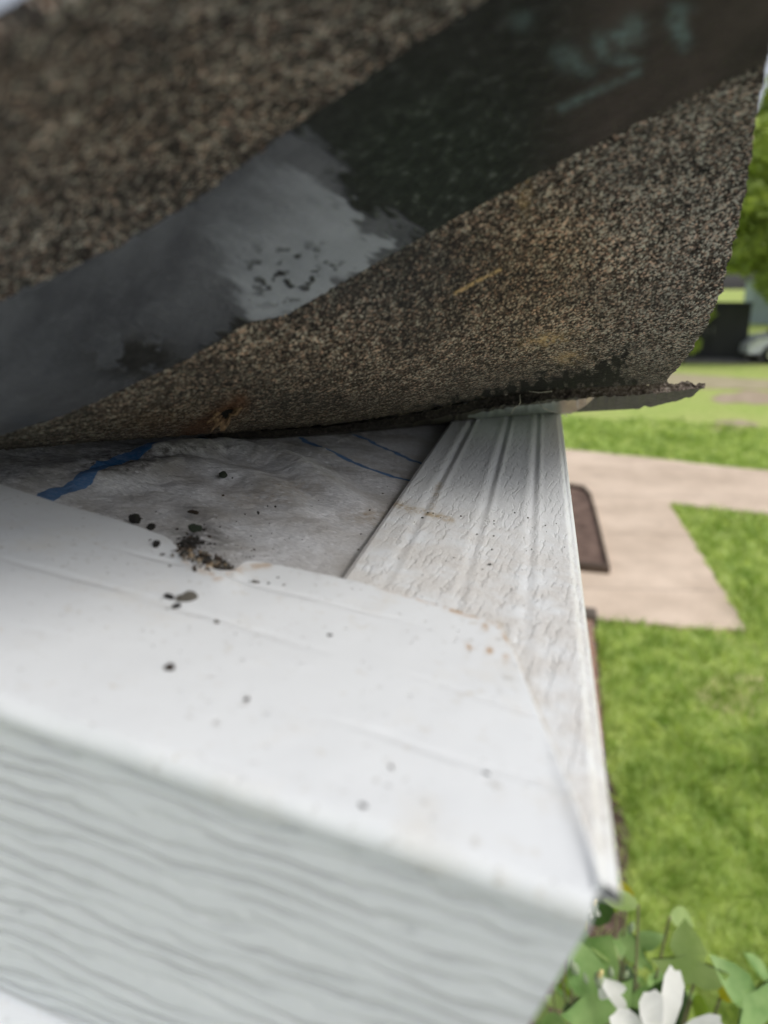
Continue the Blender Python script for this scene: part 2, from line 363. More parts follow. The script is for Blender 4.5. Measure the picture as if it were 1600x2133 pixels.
# far walk and street, then bare patches of the lawn
walk = poly_obj('far_path', [g(300, 765), g(1400, 778), g(1700, 800), g(2600, 850), g(2600, 870), g(1700, 816), g(1400, 808), g(300, 800)][::-1], 0.02, simple('worn_tan_track', (0.35, 0.31, 0.19), (0.5, 0.44, 0.3), 2, 0.95, 0.0), 0.03)
tag(walk, 'dry tan strip of bare ground across the far lawn', None, kind='structure')
road = mesh('road', [(8, 27.4, 0.012), (80, 23, 0.012), (80, 31, 0.012), (8, 34, 0.012)], [[0, 1, 2, 3]], simple('grey_asphalt_road', (0.3, 0.28, 0.25), (0.4, 0.38, 0.34), 3, 0.9), smooth_=False)
tag(road, 'pale grey road at the end of the lawn', None, kind='structure')
for i, (x, y, rx, ry, lab) in enumerate([(1560, 828, 80, 13, 'bare tan patch in the far lawn, nearer the dry strip'), (1525, 887, 50, 13, 'bare tan patch in the lawn just beyond the walkway'), (1530, 1445, 75, 40, 'dry pale patch of thin grass on the near lawn')]):
    o = blob('bare_patch', x, y, rx, ry, 0.006+0.001*i, DIRT if i < 2 else simple('thin_dry_grass', (0.36, 0.40, 0.13), (0.52, 0.48, 0.25), 8, 0.95)); tag(o, lab, None, kind='structure')

# soil strip beside the house, under the shrub
MULCH = simple('mulch_soil', (0.07, 0.045, 0.035), (0.2, 0.14, 0.115), 25, 0.95, 0.03)
soil = poly_obj('soil_bed', [g(900, 1340), g(1246, 1340), g(1262, 1600), g(1310, 1740), g(1300, 1900), g(1290, 2400), g(400, 2400)], 0.02, MULCH)
tag(soil, 'brown soil strip along the foot of the house', None, kind='structure')

# ---- planting bed in the walkway
def bed():
    t = empty('planting_bed', (*ground(1215, 1195)[:2], 0.035))
    c = np.array(t.location)
    pts_px = [(1050, 1012), (1190, 1016), (1216, 1021), (1230, 1036), (1240, 1070), (1252, 1120), (1270, 1196), (1195, 1188), (1040, 1178)]
    pts = [ground(x, y, 0.035)-c for x, y in pts_px]
    cen = np.mean(pts, 0)
    inner = [cen+(p-cen)*0.93 for p in pts]
    n = len(pts)
    m2 = mesh('mulch', [(p[0], p[1], 0.03) for p in inner], [list(range(n))[::-1]], simple('bed_mulch', (0.10, 0.065, 0.05), (0.22, 0.15, 0.12), 6, 0.95, 0.03), t, False)
    v = []; f = []
    for ring, z in ((pts, 0.0), (pts, 0.06), (inner, 0.06), (inner, 0.0)):
        v += [(p[0], p[1], z) for p in ring]
    for r in range(3):
        for i in range(n): f.append([r*n+i, r*n+(i+1) % n, (r+1)*n+(i+1) % n, (r+1)*n+i])
    mesh('edging', v, f, simple('dark_edging', (0.06, 0.043, 0.03), (0.1, 0.07, 0.05), 8, 0.7), t, False)
    tag(t, 'brown mulch planting bed with dark edging set in the tan walkway', 'planting bed')
bed()

# ---- low wooden rail at the house side, with a dark end cap
def boxmesh(name, p0, p1, w_, h_, mat, parent, z0):
    d = np.array(p1)-np.array(p0); L = np.linalg.norm(d); d /= L; s = np.array([-d[1], d[0]])*w_/2
    v = []
    for z in (z0, z0+h_):
        for q in (p0-s, p1-s, p1+s, p0+s): v.append((q[0], q[1], z))
    f = [[3, 2, 1, 0], [4, 5, 6, 7], [0, 1, 5, 4], [1, 2, 6, 5], [2, 3, 7, 6], [3, 0, 4, 7]]
    o = mesh(name, v, f, mat, parent, False)
    b = o.modifiers.new('b', 'BEVEL'); b.width = min(w_, h_)*0.12; b.segments = 2
    return o
BRICK = M('brick_edging', 0.9); bt = BRICK.n('TexBrick'); BRICK.set(bt.inputs['Vector'], BRICK.coord()); bt.inputs['Scale'].default_value = 4
BRICK.set(bt.inputs['Color1'], (0.36, 0.19, 0.13)); BRICK.set(bt.inputs['Color2'], (0.27, 0.15, 0.11)); BRICK.set(bt.inputs['Mortar'], (0.4, 0.34, 0.28)); BRICK.col(bt.outputs[0])
def edging_wall():
    a = ground(1222, 1290, 0.12)[:2]; b = ground(1239, 1560, 0.12)[:2]
    t = empty('brick_border', (a[0], a[1], 0))
    boxmesh('brick_course', np.zeros(2), b-a, 0.09, 0.12, BRICK.m, t, 0)
    d = unit(b-a)
    boxmesh('end_cap', -d*0.16, -d*0.003, 0.16, 0.16, simple('dark_stone_cap', (0.09, 0.075, 0.06), (0.17, 0.14, 0.12), 12), t, 0)
    tag(t, 'low reddish brick border with dark end cap beside the near lawn', 'garden border')
edging_wall()

# ---- dark cabinet beyond the lawn
def cabinet():
    c = ground(1470, 752)[:2]; t = empty('utility_cabinet', (c[0], c[1], 0), math.radians(-14))
    k = c[1]/27.0
    W, D, H = 2.5*k, 0.9*k, 1.95*k
    dk = simple('charcoal_painted_steel', (0.022, 0.023, 0.028), (0.03, 0.031, 0.037), 2, 0.5)
    def bx(nm, x0, x1, y0, y1, z0, z1, mt=dk):
        v = [(x, y, z) for z in (z0, z1) for x, y in ((x0, y0), (x1, y0), (x1, y1), (x0, y1))]
        o = mesh(nm, v, [[3, 2, 1, 0], [4, 5, 6, 7], [0, 1, 5, 4], [1, 2, 6, 5], [2, 3, 7, 6], [3, 0, 4, 7]], mt, t, False)
        b = o.modifiers.new('b', 'BEVEL'); b.width = 0.02; b.segments = 2; return o
    bx('body', -W/2, W/2, 0, D, 0.12, H-0.07)
    bx('lid', -W/2-0.05, W/2+0.05, -0.05, D+0.05, H-0.068, H)
    bx('base', -W/2-0.08, W/2+0.08, -0.08, D+0.08, 0, 0.118, simple('cabinet_base_concrete', (0.12, 0.12, 0.12), (0.2, 0.2, 0.2), 4))
    for s in (-1, 1):
        bx('door', s*W/4-W/4+0.06, s*W/4+W/4-0.06, -0.03, -0.002, 0.2, H-0.15)
        bx('handle', s*0.12-0.02, s*0.12+0.02, -0.07, -0.032, H*0.45, H*0.6, simple('cabinet_handle_steel', (0.2, 0.2, 0.2), (0.3, 0.3, 0.3)))
    tag(t, 'charcoal utility cabinet standing on the far lawn below the tree', 'cabinet')
cabinet()

# ---- vehicles
def car(l, rz, paint, label, s=1.0):
    t = empty('parked_car', l, rz); t.scale = (s, s, s)
    prof = [(-2.2, .35), (-2.25, .75), (-2.1, .98), (-1.55, 1.02), (-1.05, 1.42), (0.35, 1.45), (1.1, 1.02), (1.95, .88), (2.25, .68), (2.28, .35)]
    n = len(prof); v = []; ys = [(-.82, .93), (-.88, 1.0), (.88, 1.0), (.82, .93)]
    for y, k in ys:
        for x, z in prof:
            inn = 0.16 if z > 1.1 else 0
            v.append((x*k if abs(x) > 2 else x, y-math.copysign(inn, y), z))
    f = [[j*n+i, j*n+(i+1) % n, (j+1)*n+(i+1) % n, (j+1)*n+i] for j in range(3) for i in range(n)]
    f += [list(range(n))[::-1], [3*n+i for i in range(n)]]
    b = mesh('body', v, f, paint, t, True); bm_ = b.modifiers.new('b', 'BEVEL'); bm_.width = 0.05; bm_.segments = 3; bm_.limit_method = 'ANGLE'
    gls = simple('car_glass', (0.02, 0.025, 0.03), (0.03, 0.035, 0.04), 2, 0.08, spec=0.8)
    for s_ in (-1, 1):
        y = s_*0.765
        for q in ([(-1.3, 1.05), (-1.0, 1.34), (-.35, 1.38), (-.35, 1.05)], [(-.27, 1.05), (-.27, 1.38), (.3, 1.38), (.85, 1.05)]):
            v = [(x, s_*(0.90 if z < 1.2 else 0.745), z) for x, z in q]; v += [(x, yy-s_*0.02, z) for x, yy, z in v]
            mesh('side_window', v, [[0, 1, 2, 3], [7, 6, 5, 4], [0, 4, 5, 1], [1, 5, 6, 2], [2, 6, 7, 3], [3, 7, 4, 0]], gls, t, False)
    for q in ([(1.08, 1.06), (0.42, 1.44)], [(-1.50, 1.06), (-1.1, 1.42)]):
        o_ = 0.02 if q[0][0] > 0 else -0.02
        v = [(q[0][0]+o_, -.72, q[0][1]), (q[0][0]+o_, .72, q[0][1]), (q[1][0]+o_, .6, q[1][1]), (q[1][0]+o_, -.6, q[1][1])]
        mesh('windscreen' if q[0][0] > 0 else 'rear_window', v, [[0, 1, 2, 3]], gls, t, False)
    ty = simple('tyre_rubber', (0.012, 0.012, 0.012), (0.02, 0.02, 0.02), 9, 0.9); rm = simple('wheel_alloy', (0.4, 0.4, 0.42), (0.5, 0.5, 0.52), 3, 0.3, metallic=0.8)
    for x in (-1.4, 1.4):
        for y in (-.82, .82):
            for nm, r, w0, mt in (('wheel', .34, .11, ty), ('rim', .21, .12, rm)):
                k = 24; v = [(x+r*math.cos(a)*q, y+yy, .34+r*math.sin(a)*q) for yy, q in ((-w0, .92), (-w0*.8, 1), (w0*.8, 1), (w0, .92)) for a in [2*math.pi*i/k for i in range(k)]]
                f = [[j*k+i, j*k+(i+1) % k, (j+1)*k+(i+1) % k, (j+1)*k+i] for j in range(3) for i in range(k)]+[list(range(k))[::-1], [3*k+i for i in range(k)]]
                o = mesh(nm, v, f, mt, None, False)
                if nm == 'wheel': o.parent = t; wh = o
                else: o.parent = wh
    for s_ in (-1, 1):
        for x, nm, c in ((2.18, 'headlight', (0.7, 0.7, 0.72)), (-2.17, 'tail_light', (0.3, 0.02, 0.02))):
            v = [(x+dx, s_*.6+dy, .68+dz) for dx in (-.06, .1 if x > 0 else -.12) for dy, dz in ((-.16, -.06), (.16, -.06), (.16, .06), (-.16, .06))]
            mesh(nm, v, [[0, 1, 2, 3], [7, 6, 5, 4], [0, 4, 5, 1], [1, 5, 6, 2], [2, 6, 7, 3], [3, 7, 4, 0]], simple(nm+'_lens', c, c, 3, 0.15), t, False)
    tag(t, label, 'car')
cpos = ground(1655, 757)
car((cpos[0]+0.45, cpos[1]+0.5, 0.012), math.radians(176), simple('silver_car_paint', (0.55, 0.58, 0.62), (0.62, 0.65, 0.69), 2, 0.25, spec=0.6), 'silver white car parked on the pale road beside the dark cabinet', 0.95)

# ---- trees
BARK = simple('tree_bark', (0.06, 0.045, 0.035), (0.16, 0.13, 0.1), 9, 0.95, 0.03)
def tube(pts, radii, k=8):
    pts = [Vector(p) for p in pts]; v = []; f = []
    for i, p in enumerate(pts):
        d = (pts[min(i+1, len(pts)-1)]-pts[max(i-1, 0)]).normalized(); a = d.orthogonal().normalized(); b = d.cross(a)
        for j in range(k):
            t = 2*math.pi*j/k; v.append(tuple(p+(a*math.cos(t)+b*math.sin(t))*radii[i]))
    for i in range(len(pts)-1):
        for j in range(k): f.append([i*k+j, i*k+(j+1) % k, (i+1)*k+(j+1) % k, (i+1)*k+j])
    f += [list(range(k))[::-1], [(len(pts)-1)*k+j for j in range(k)]]
    return v, f
def join(parts):
    V = []; F = []
    for v, f in parts:
        o = len(V); V += list(v); F += [[i+o for i in q] for q in f]
    return V, F
def leaf_cloud(n, centers, radii, size, rng):
    ci = rng.integers(0, len(centers), n); d = rng.normal(size=(n, 3)); d /= np.linalg.norm(d, axis=1)[:, None]
    r = rng.random(n)**0.45; c = np.array(centers)[ci] + d*np.array(radii)[ci][:, None]*r[:, None]*np.array([1, 1, .75])
    u = rng.normal(size=(n, 3)); u /= np.linalg.norm(u, axis=1)[:, None]; w_ = np.cross(u, rng.normal(size=(n, 3))); w_ /= np.linalg.norm(w_, axis=1)[:, None]
    s = size*(0.6+0.8*rng.random(n))[:, None]
    v = np.stack([c-u*s, c+w_*s*.45, c+u*s, c-w_*s*.45], 1).reshape(-1, 3)
    return v, np.arange(n*4).reshape(-1, 4)
def tree(x, y, h, cr, label, mat, seed, n=9000, name='tree', zlow=0.3, group='trees beyond the lawn', ls=0.2):
    rng = np.random.default_rng(seed); t = empty(name, (x, y, 0))
    parts = [tube([(0, 0, -0.1), (rng.normal()*.1, 0, h*.25), (rng.normal()*.2, rng.normal()*.2, h*.55), (rng.normal()*.3, 0, h*.85)], [h*.035, h*.027, h*.018, h*.006], 10)]
    cs, rs = [], []
    for i in range(26):
        a = rng.random()*6.28; zz = h*(zlow+(0.93-zlow)*rng.random()); rr = cr*(0.35+.6*rng.random())*math.sin(math.pi*min(1, max(.18, (zz/h-zlow+.12)/(1-zlow))))
        c = (rr*math.cos(a), rr*math.sin(a), zz); cs.append(c); rs.append(cr*(.28+.22*rng.random()))
        parts.append(tube([(0, 0, zz*.6), (c[0]*.5, c[1]*.5, zz*.82), c], [h*.012, h*.008, h*.002], 6))
    V, F = join(parts); mesh('trunk', V, F, BARK, t)
    v, f = leaf_cloud(n, cs, rs, ls, rng); mesh('crown', v, f, mat, t, False)
    tag(t, label, 'tree', group)
    return t
GA = leafmat('mid_green_leaves', (0.20, 0.29, 0.06), (0.50, 0.6, 0.18), 0.5)
GB = leafmat('yellow_green_leaves', (0.26, 0.35, 0.07), (0.46, 0.54, 0.18), 0.8)
GC = leafmat('dark_green_leaves', (0.025, 0.055, 0.012), (0.06, 0.11, 0.02), 1.2)
tree(14.0, 28, 9.6, 3.6, 'leafy tree with low branches over the charcoal cabinet', GA, 3, 22000, zlow=0.26)
tree(21, 41, 13, 5.8, 'taller yellow green tree behind the cabinet tree', GB, 5, 26000, zlow=.2)
tree(31, 50, 14, 6, 'tall dark tree farthest right beyond the road', GC, 8, 12000)
tree(8, 46, 11, 5, 'dark green tree far beyond the lifted shingle', GC, 12, 9000)
tree(-14, 48, 12, 5.5, 'yellow green tree far left beyond the roof', GB, 14, 9000)
tree(-2, 56, 13, 6, 'mid green tree far off straight ahead', GA, 15, 9000)
# low bush left of the cabinet top
def bush(x, y, r, h, label, mat, seed, n=5000):
    rng = np.random.default_rng(seed); t = empty('bush', (x, y, 0)); cs = [(rng.normal()*r*.4, rng.normal()*r*.4, h*(.3+.5*rng.random())) for _ in range(9)]
    V, F = join([tube([(0, 0, -.05), (c[0]*.5, c[1]*.5, c[2]*.6), c], [.03, .02, .006], 6) for c in cs]); mesh('stems', V, F, BARK, t)
    v, f = leaf_cloud(n, cs, [r*.5]*9, .1, rng); mesh('foliage', v, f, mat, t, False)
    tag(t, label, 'bush')
hb = ground(1445, 752)
bush(hb[0]-0.75, hb[1]-0.9, 0.8, 2.2, 'green bush in front of the cabinet left side', GA, 21)

# ---- pale house far right
def far_house():
    t = empty('distant_house', (34, 58, 0), math.radians(-20))
    wl_ = simple('pale_blue_siding', (0.42, 0.5, 0.58), (0.48, 0.56, 0.64), 1, 0.8); rf = simple('grey_roof', (0.12, 0.12, 0.13), (0.18, 0.18, 0.19), 4)
    W, D, H = 7, 4, 3
    def bx(nm, x0, x1, y0, y1, z0, z1, mt, par=t):
        v = [(x, y, z) for z in (z0, z1) for x, y in ((x0, y0), (x1, y0), (x1, y1), (x0, y1))]
        return mesh(nm, v, [[3, 2, 1, 0], [4, 5, 6, 7], [0, 1, 5, 4], [1, 2, 6, 5], [2, 3, 7, 6], [3, 0, 4, 7]], mt, par, False)
    bx('wall', -W, W, -D, D, 0, H, wl_)
    v = [(-W-.4, -D-.4, H), (W+.4, -D-.4, H), (W+.4, D+.4, H), (-W-.4, D+.4, H), (-W-.4, 0, H+2), (W+.4, 0, H+2)]
    mesh('roof', v, [[0, 1, 5, 4], [2, 3, 4, 5], [1, 2, 5], [3, 0, 4], [3, 2, 1, 0]], rf, t, False)
    wt = simple('white_trim', (.75, .75, .75), (.8, .8, .8)); gl = simple('dark_pane', (.03, .04, .05), (.05, .06, .07), 2, .1)
    for x in (-4.5, -1.8, 3.8):
        f_ = bx('window', x-.65, x+.65, -D-.06, -D+.01, 1, 2.3, wt); bx('pane', x-.55, x+.55, -D-.075, -D-.05, 1.1, 2.2, gl, f_)
    d_ = bx('door', .6, 1.6, -D-.07, -D+.01, 0, 2.1, wt); bx('handle', 1.4, 1.46, -D-.12, -D-.068, 1, 1.06, rf, d_)
    tag(t, 'pale blue house with grey roof beyond the road', 'house')
far_house()

# ---- grass blades over the near lawn
def grass():
    rng = np.random.default_rng(4); n = 420000
    # density falls off with distance from the house corner; fills a broad area
    r = 1.2+rng.random(n)**1.5*15; a = rng.uniform(-0.75, 1.25, n); x = r*np.sin(a); y = r*np.cos(a)
    px = np.array(path_pts); keep = ~inpoly(x, y, [tuple(p) for p in path_pts])
    sb = [g(900, 1340), g(1246, 1340), g(1262, 1600), g(1310, 1740), g(1300, 1900), g(1290, 2400), g(400, 2400)]
    keep &= ~(inpoly(x, y, sb) & (rng.random(n) < .9))
    c3 = ground(1530, 1445)[:2]; keep &= ~((np.hypot((x-c3[0])/.35, (y-c3[1])/.5) < 1) & (rng.random(n) < .35))
    cl = fbm(x*3, y*3, 5, 3); keep &= rng.random(n) < (0.35+1.3*cl)
    x, y, cl, r = x[keep], y[keep], cl[keep], r[keep]; n = len(x)
    th = rng.random(n)*6.28; tf = smooth(.5, .8, fbm(x*1.7+9, y*1.7, 15, 3)); h = (0.03+(0.06+.09*tf)*rng.random(n)**1.5)*(0.4+1.2*cl); wd = (0.0018+.0022*rng.random(n))*np.clip(r/3, 1, 4)
    lean = rng.normal(size=(n, 2))*h[:, None]*.55
    b = np.stack([x, y, np.zeros(n)], 1); s = np.stack([np.cos(th), np.sin(th), np.zeros(n)], 1)*wd[:, None]
    mid = b+np.stack([lean[:, 0]*.4, lean[:, 1]*.4, h*.6], 1); tip = b+np.stack([lean[:, 0], lean[:, 1], h], 1)
    v = np.stack([b-s, b+s, mid+s*.8, tip, mid-s*.8], 1).reshape(-1, 3); i = np.arange(n)[:, None]*5
    f = i+np.array([[0, 1, 2, 3, 4]])
    m = leafmat('grass_blades', (0.25, 0.40, 0.07), (0.64, 0.76, 0.32), 5.0, 0.35)
    o = mesh('grass', v, f, m, None, False); tag(o, 'short bright green grass of the lawn', None, kind='stuff')
grass()

# ================================================================== ROOF CORNER (all in the roof frame)
def lroof(px, py, h=0.0): return loc(roof(px, py, h))
# plywood deck and house below
WOOD = simple('plywood_deck', (0.28, 0.19, 0.11), (0.42, 0.3, 0.19), 20, 0.85)
LE = lroof(np.array([720., 940.]), np.array([1200., 880.])); RE = lroof(np.array([1270., 1164.]), np.array([1850., 862.]))
def line_x(E, y): return E[0, 0]+(E[1, 0]-E[0, 0])*(y-E[0, 1])/(E[1, 1]-E[0, 1])
deck = mesh('roof_deck', [(line_x(RE, yy)+.006 if xx == 0 else 3.2, yy, z) for z in (-0.024, -0.0075) for xx, yy in ((0, 0.012), (1, 0.012), (1, 3.6), (0, 3.6))],
            [[0, 1, 2, 3], [7, 6, 5, 4], [0, 4, 5, 1], [1, 5, 6, 2], [2, 6, 7, 3], [3, 7, 4, 0]], WOOD, smooth_=False, frame=True)
tag(deck, 'plywood roof deck beneath the grey underlayment', 'roof deck')
def wall():
    c = glob(np.array([[0.35, 0.42, 0]]))[0]
    t = empty('house_wall', (c[0], c[1], 0), math.atan2(A[1], A[0]))
    m = M('painted_siding', .7, (0.55, 0.53, 0.48)); v = m.coord(); z = m.sep(v)[2]
    m.nrm(m.bump(m.math('FRACT', m.math('MULTIPLY', z, 6)), .01, .8)); m.col(m.ramp(m.noise(v, 6), [(.3, (.5, .48, .43)), (.7, (.58, .56, .52))]))
    H = c[2]-0.16
    def bx(nm, x0, x1, y0, y1, z0, z1, mt):
        v = [(x, y, z) for z in (z0, z1) for x, y in ((x0, y0), (x1, y0), (x1, y1), (x0, y1))]
        return mesh(nm, v, [[3, 2, 1, 0], [4, 5, 6, 7], [0, 1, 5, 4], [1, 2, 6, 5], [2, 3, 7, 6], [3, 0, 4, 7]], mt, t, False)
    sgn = -1   # the local y axis of this empty points towards the camera side
    bx('siding', 0, 2.7, -3.0, 0, 0.3, H, m.m); bx('foundation', -.02, 2.72, -3.02, .02, 0, .298, simple('foundation_block', (.3, .3, .3), (.4, .4, .4), 8))
    tag(t, 'cream siding wall of the house set back under the roof corner', 'house')
wall()

# underlayment
def underlayment():
    y0, y1, ny = 0.01, 0.62, 760; x1, nx = 0.62, 900
    ys = y0+(y1-y0)*np.linspace(0, 1, ny)**1.25
    X = np.zeros((ny, nx)); Y = np.repeat(ys[:, None], nx, 1); u = np.linspace(0, 1, nx)
    for i, y in enumerate(ys):
        xl = line_x(LE, y)-0.018; X[i] = xl+(x1-xl)*u
    e = np.clip((X-line_x(LE, Y))/0.05, 0, 1); e2 = np.clip((Y-0.07)/0.06, 0, 1)
    # wrinkles: a few diagonal folds between the shingle and the trim
    wr = np.zeros_like(X)
    for pts, amp, wd in [([(330, 935), (470, 925), (600, 950), (700, 1010), (800, 1065)], .0062, .011),
                         ([(200, 985), (380, 950), (520, 985), (640, 1050)], .0036, .010),
                         ([(560, 915), (720, 950), (850, 1010)], .0022, .012), ([(40, 985), (160, 960), (300, 930)], .002, .01),
                         ([(420, 1010), (560, 1030), (700, 1090)], .0014, .009)]:
        q = lroof(np.array([p[0] for p in pts], float), np.array([p[1] for p in pts], float))
        d = segdist(X, Y, [tuple(a[:2]) for a in q]); wr = np.maximum(wr, amp*np.exp(-(d/wd)**2))
    wr += 0.0030*(fbm(X*34, Y*70, 3)-.35) + .0012*(fbm(X*130, Y*200, 9)-.5)
    Z = -0.0035+wr*(0.15+0.85*e)*(0.3+0.7*e2)
    V = np.stack([X, Y, Z], -1)
    W = glob(V.reshape(-1, 3)); rel = W-CAM; dz = rel @ FW; PX = (CX+FPX*(rel @ RX)/dz).reshape(X.shape); PY = (CY-FPX*(rel @ UP)/dz).reshape(X.shape)
    jx, jy = (fbm(X*250, Y*250, 21)-.5), (fbm(X*250, Y*250, 31)-.5)
    def stroke(pts, wd):
        q = lroof(np.array([p[0] for p in pts], float), np.array([p[1] for p in pts], float))
        ws = np.interp(X, sorted([q[0][0], q[-1][0]]), [wd[1], wd[0]]) if q[0][0] > q[-1][0] else np.full(X.shape, wd[0])
        d = segdist(X+jx*.003, Y+jy*.003, [tuple(a[:2]) for a in q]); return np.clip(1-(d-ws)/0.0012, 0, 1)
    ink = np.maximum(stroke([(60, 1040), (110, 1012), (170, 995), (225, 957), (330, 925), (420, 905)], (.0030, .0022)), 0)
    ink = np.maximum(ink, stroke([(630, 902), (680, 932), (760, 962), (820, 980), (880, 990)], (.0011, .0011)))
    ink = np.maximum(ink, stroke([(740, 895), (800, 920), (860, 946), (920, 965)], (.0009, .0009)))
    dirt = np.zeros_like(X)
    for cx, cy, rx, ry, a_ in [(250, 965, 75, 22, 1.2), (60, 965, 130, 45, .75), (420, 1120, 60, 40, .9), (330, 940, 110, 20, .7), (400, 1060, 40, 18, .5), (760, 905, 120, 14, .6), (500, 930, 200, 14, .6)]:
        dirt += a_*np.exp(-((PX-cx)/rx)**2-((PY-cy)/ry)**2)
    och = np.exp(-((PX-780)/60)**2-((PY-1075)/16)**2)+.6*np.exp(-((PX-560)/90)**2-((PY-1035)/18)**2)+.5*np.exp(-((PX-620)/60)**2-((PY-1010)/14)**2)
    o = mesh('roof_underlayment', V.reshape(-1, 3), grid_faces(ny, nx), MAT_UNDER, attrs={'ink': ink, 'dirt': np.clip(dirt, 0, 1), 'ochre': np.clip(och, 0, 1)}, frame=True)
    tag(o, 'wrinkled grey felt underlayment with blue printed lines under the lifted shingle', 'roof underlayment')
underlayment()

# ribbed white panel running away, with its hem turned down along the right
def ribbed_trim():
    t = roof_empty('ribbed_edge_trim')
    ny, nx = 700, 240; ys = 0.004+1.55*np.linspace(0, 1, ny)**1.6; u = np.linspace(0, 1, nx)
    X = np.stack([line_x(LE, y)+(line_x(RE, y)-line_x(LE, y))*u for y in ys]); Y = np.repeat(ys[:, None], nx, 1)
    U = np.repeat(u[None], ny, 0); Z = np.full(X.shape, 0.0015)
    for c in (.18, .5, .775):
        Z -= 0.0006*np.exp(-((U-c)/.022)**2); Z += 0.0005*np.exp(-((U-c-.035)/.02)**2)
        Z += 0.0004*np.exp(-((U-c+.05)/.03)**2)
    Z = .0015+(Z-.0015)*(.18+.62*smooth(.05, .33, Y))
    Z += .0004*(fbm(X*40, Y*8, 2, 2)-.5)
    Z -= .0012*smooth(.955, 1.0, U)**2
    Z -= .0006*(1-smooth(0, .02, U))
    rel = glob(np.stack([X, Y, Z], -1).reshape(-1, 3))-CAM; dz = rel @ FW; PX = (CX+FPX*(rel @ RX)/dz).reshape(X.shape); PY = (CY-FPX*(rel @ UP)/dz).reshape(X.shape)
    ru = np.exp(-(segdist(PX, PY, [(815, 1048), (870, 1065), (940, 1082)])/7)**2)+.7*np.exp(-(segdist(PX, PY, [(915, 1010), (900, 1055)])/7)**2)
    ru = ru+.5*np.exp(-(segdist(PX, PY, [(1040, 1300), (1100, 1440), (1150, 1560), (1215, 1720)])/9)**2)
    V = np.stack([X, Y, Z], -1)
    mesh('ribbed_panel', V.reshape(-1, 3), grid_faces(ny, nx), MAT_PANEL, t, attrs={'rust': np.clip(ru, 0, 1)}, frame=True)
    # hem: rounds over and hangs 38 mm, then a small return
    prof = [(0.0, 0.0)]+[(0.0022*math.sin(a), -0.0022*(1-math.cos(a))) for a in np.linspace(0, math.pi/2, 9)[1:]]+[(.0022, -.04), (.0015, -.042), (-.008, -.0425)]
    rows = ys[::6]; V = []
    z0 = Z[0, -1]
    for y in rows:
        hk = .06+.94*float(smooth(.0, .16, y))
        for dx, dz_ in prof: V.append((line_x(RE, y)-dx, y, z0+(dz_ if dz_ > -.01 else dz_*hk)))
    h = mesh('side_hem', V, grid_faces(len(rows), len(prof)), MAT_PANEL, t, frame=True, attrs={'rust': np.zeros(len(V))})
    tag(t, 'white ribbed wood grain metal strip running away along the roof edge', 'roof trim')
ribbed_trim()

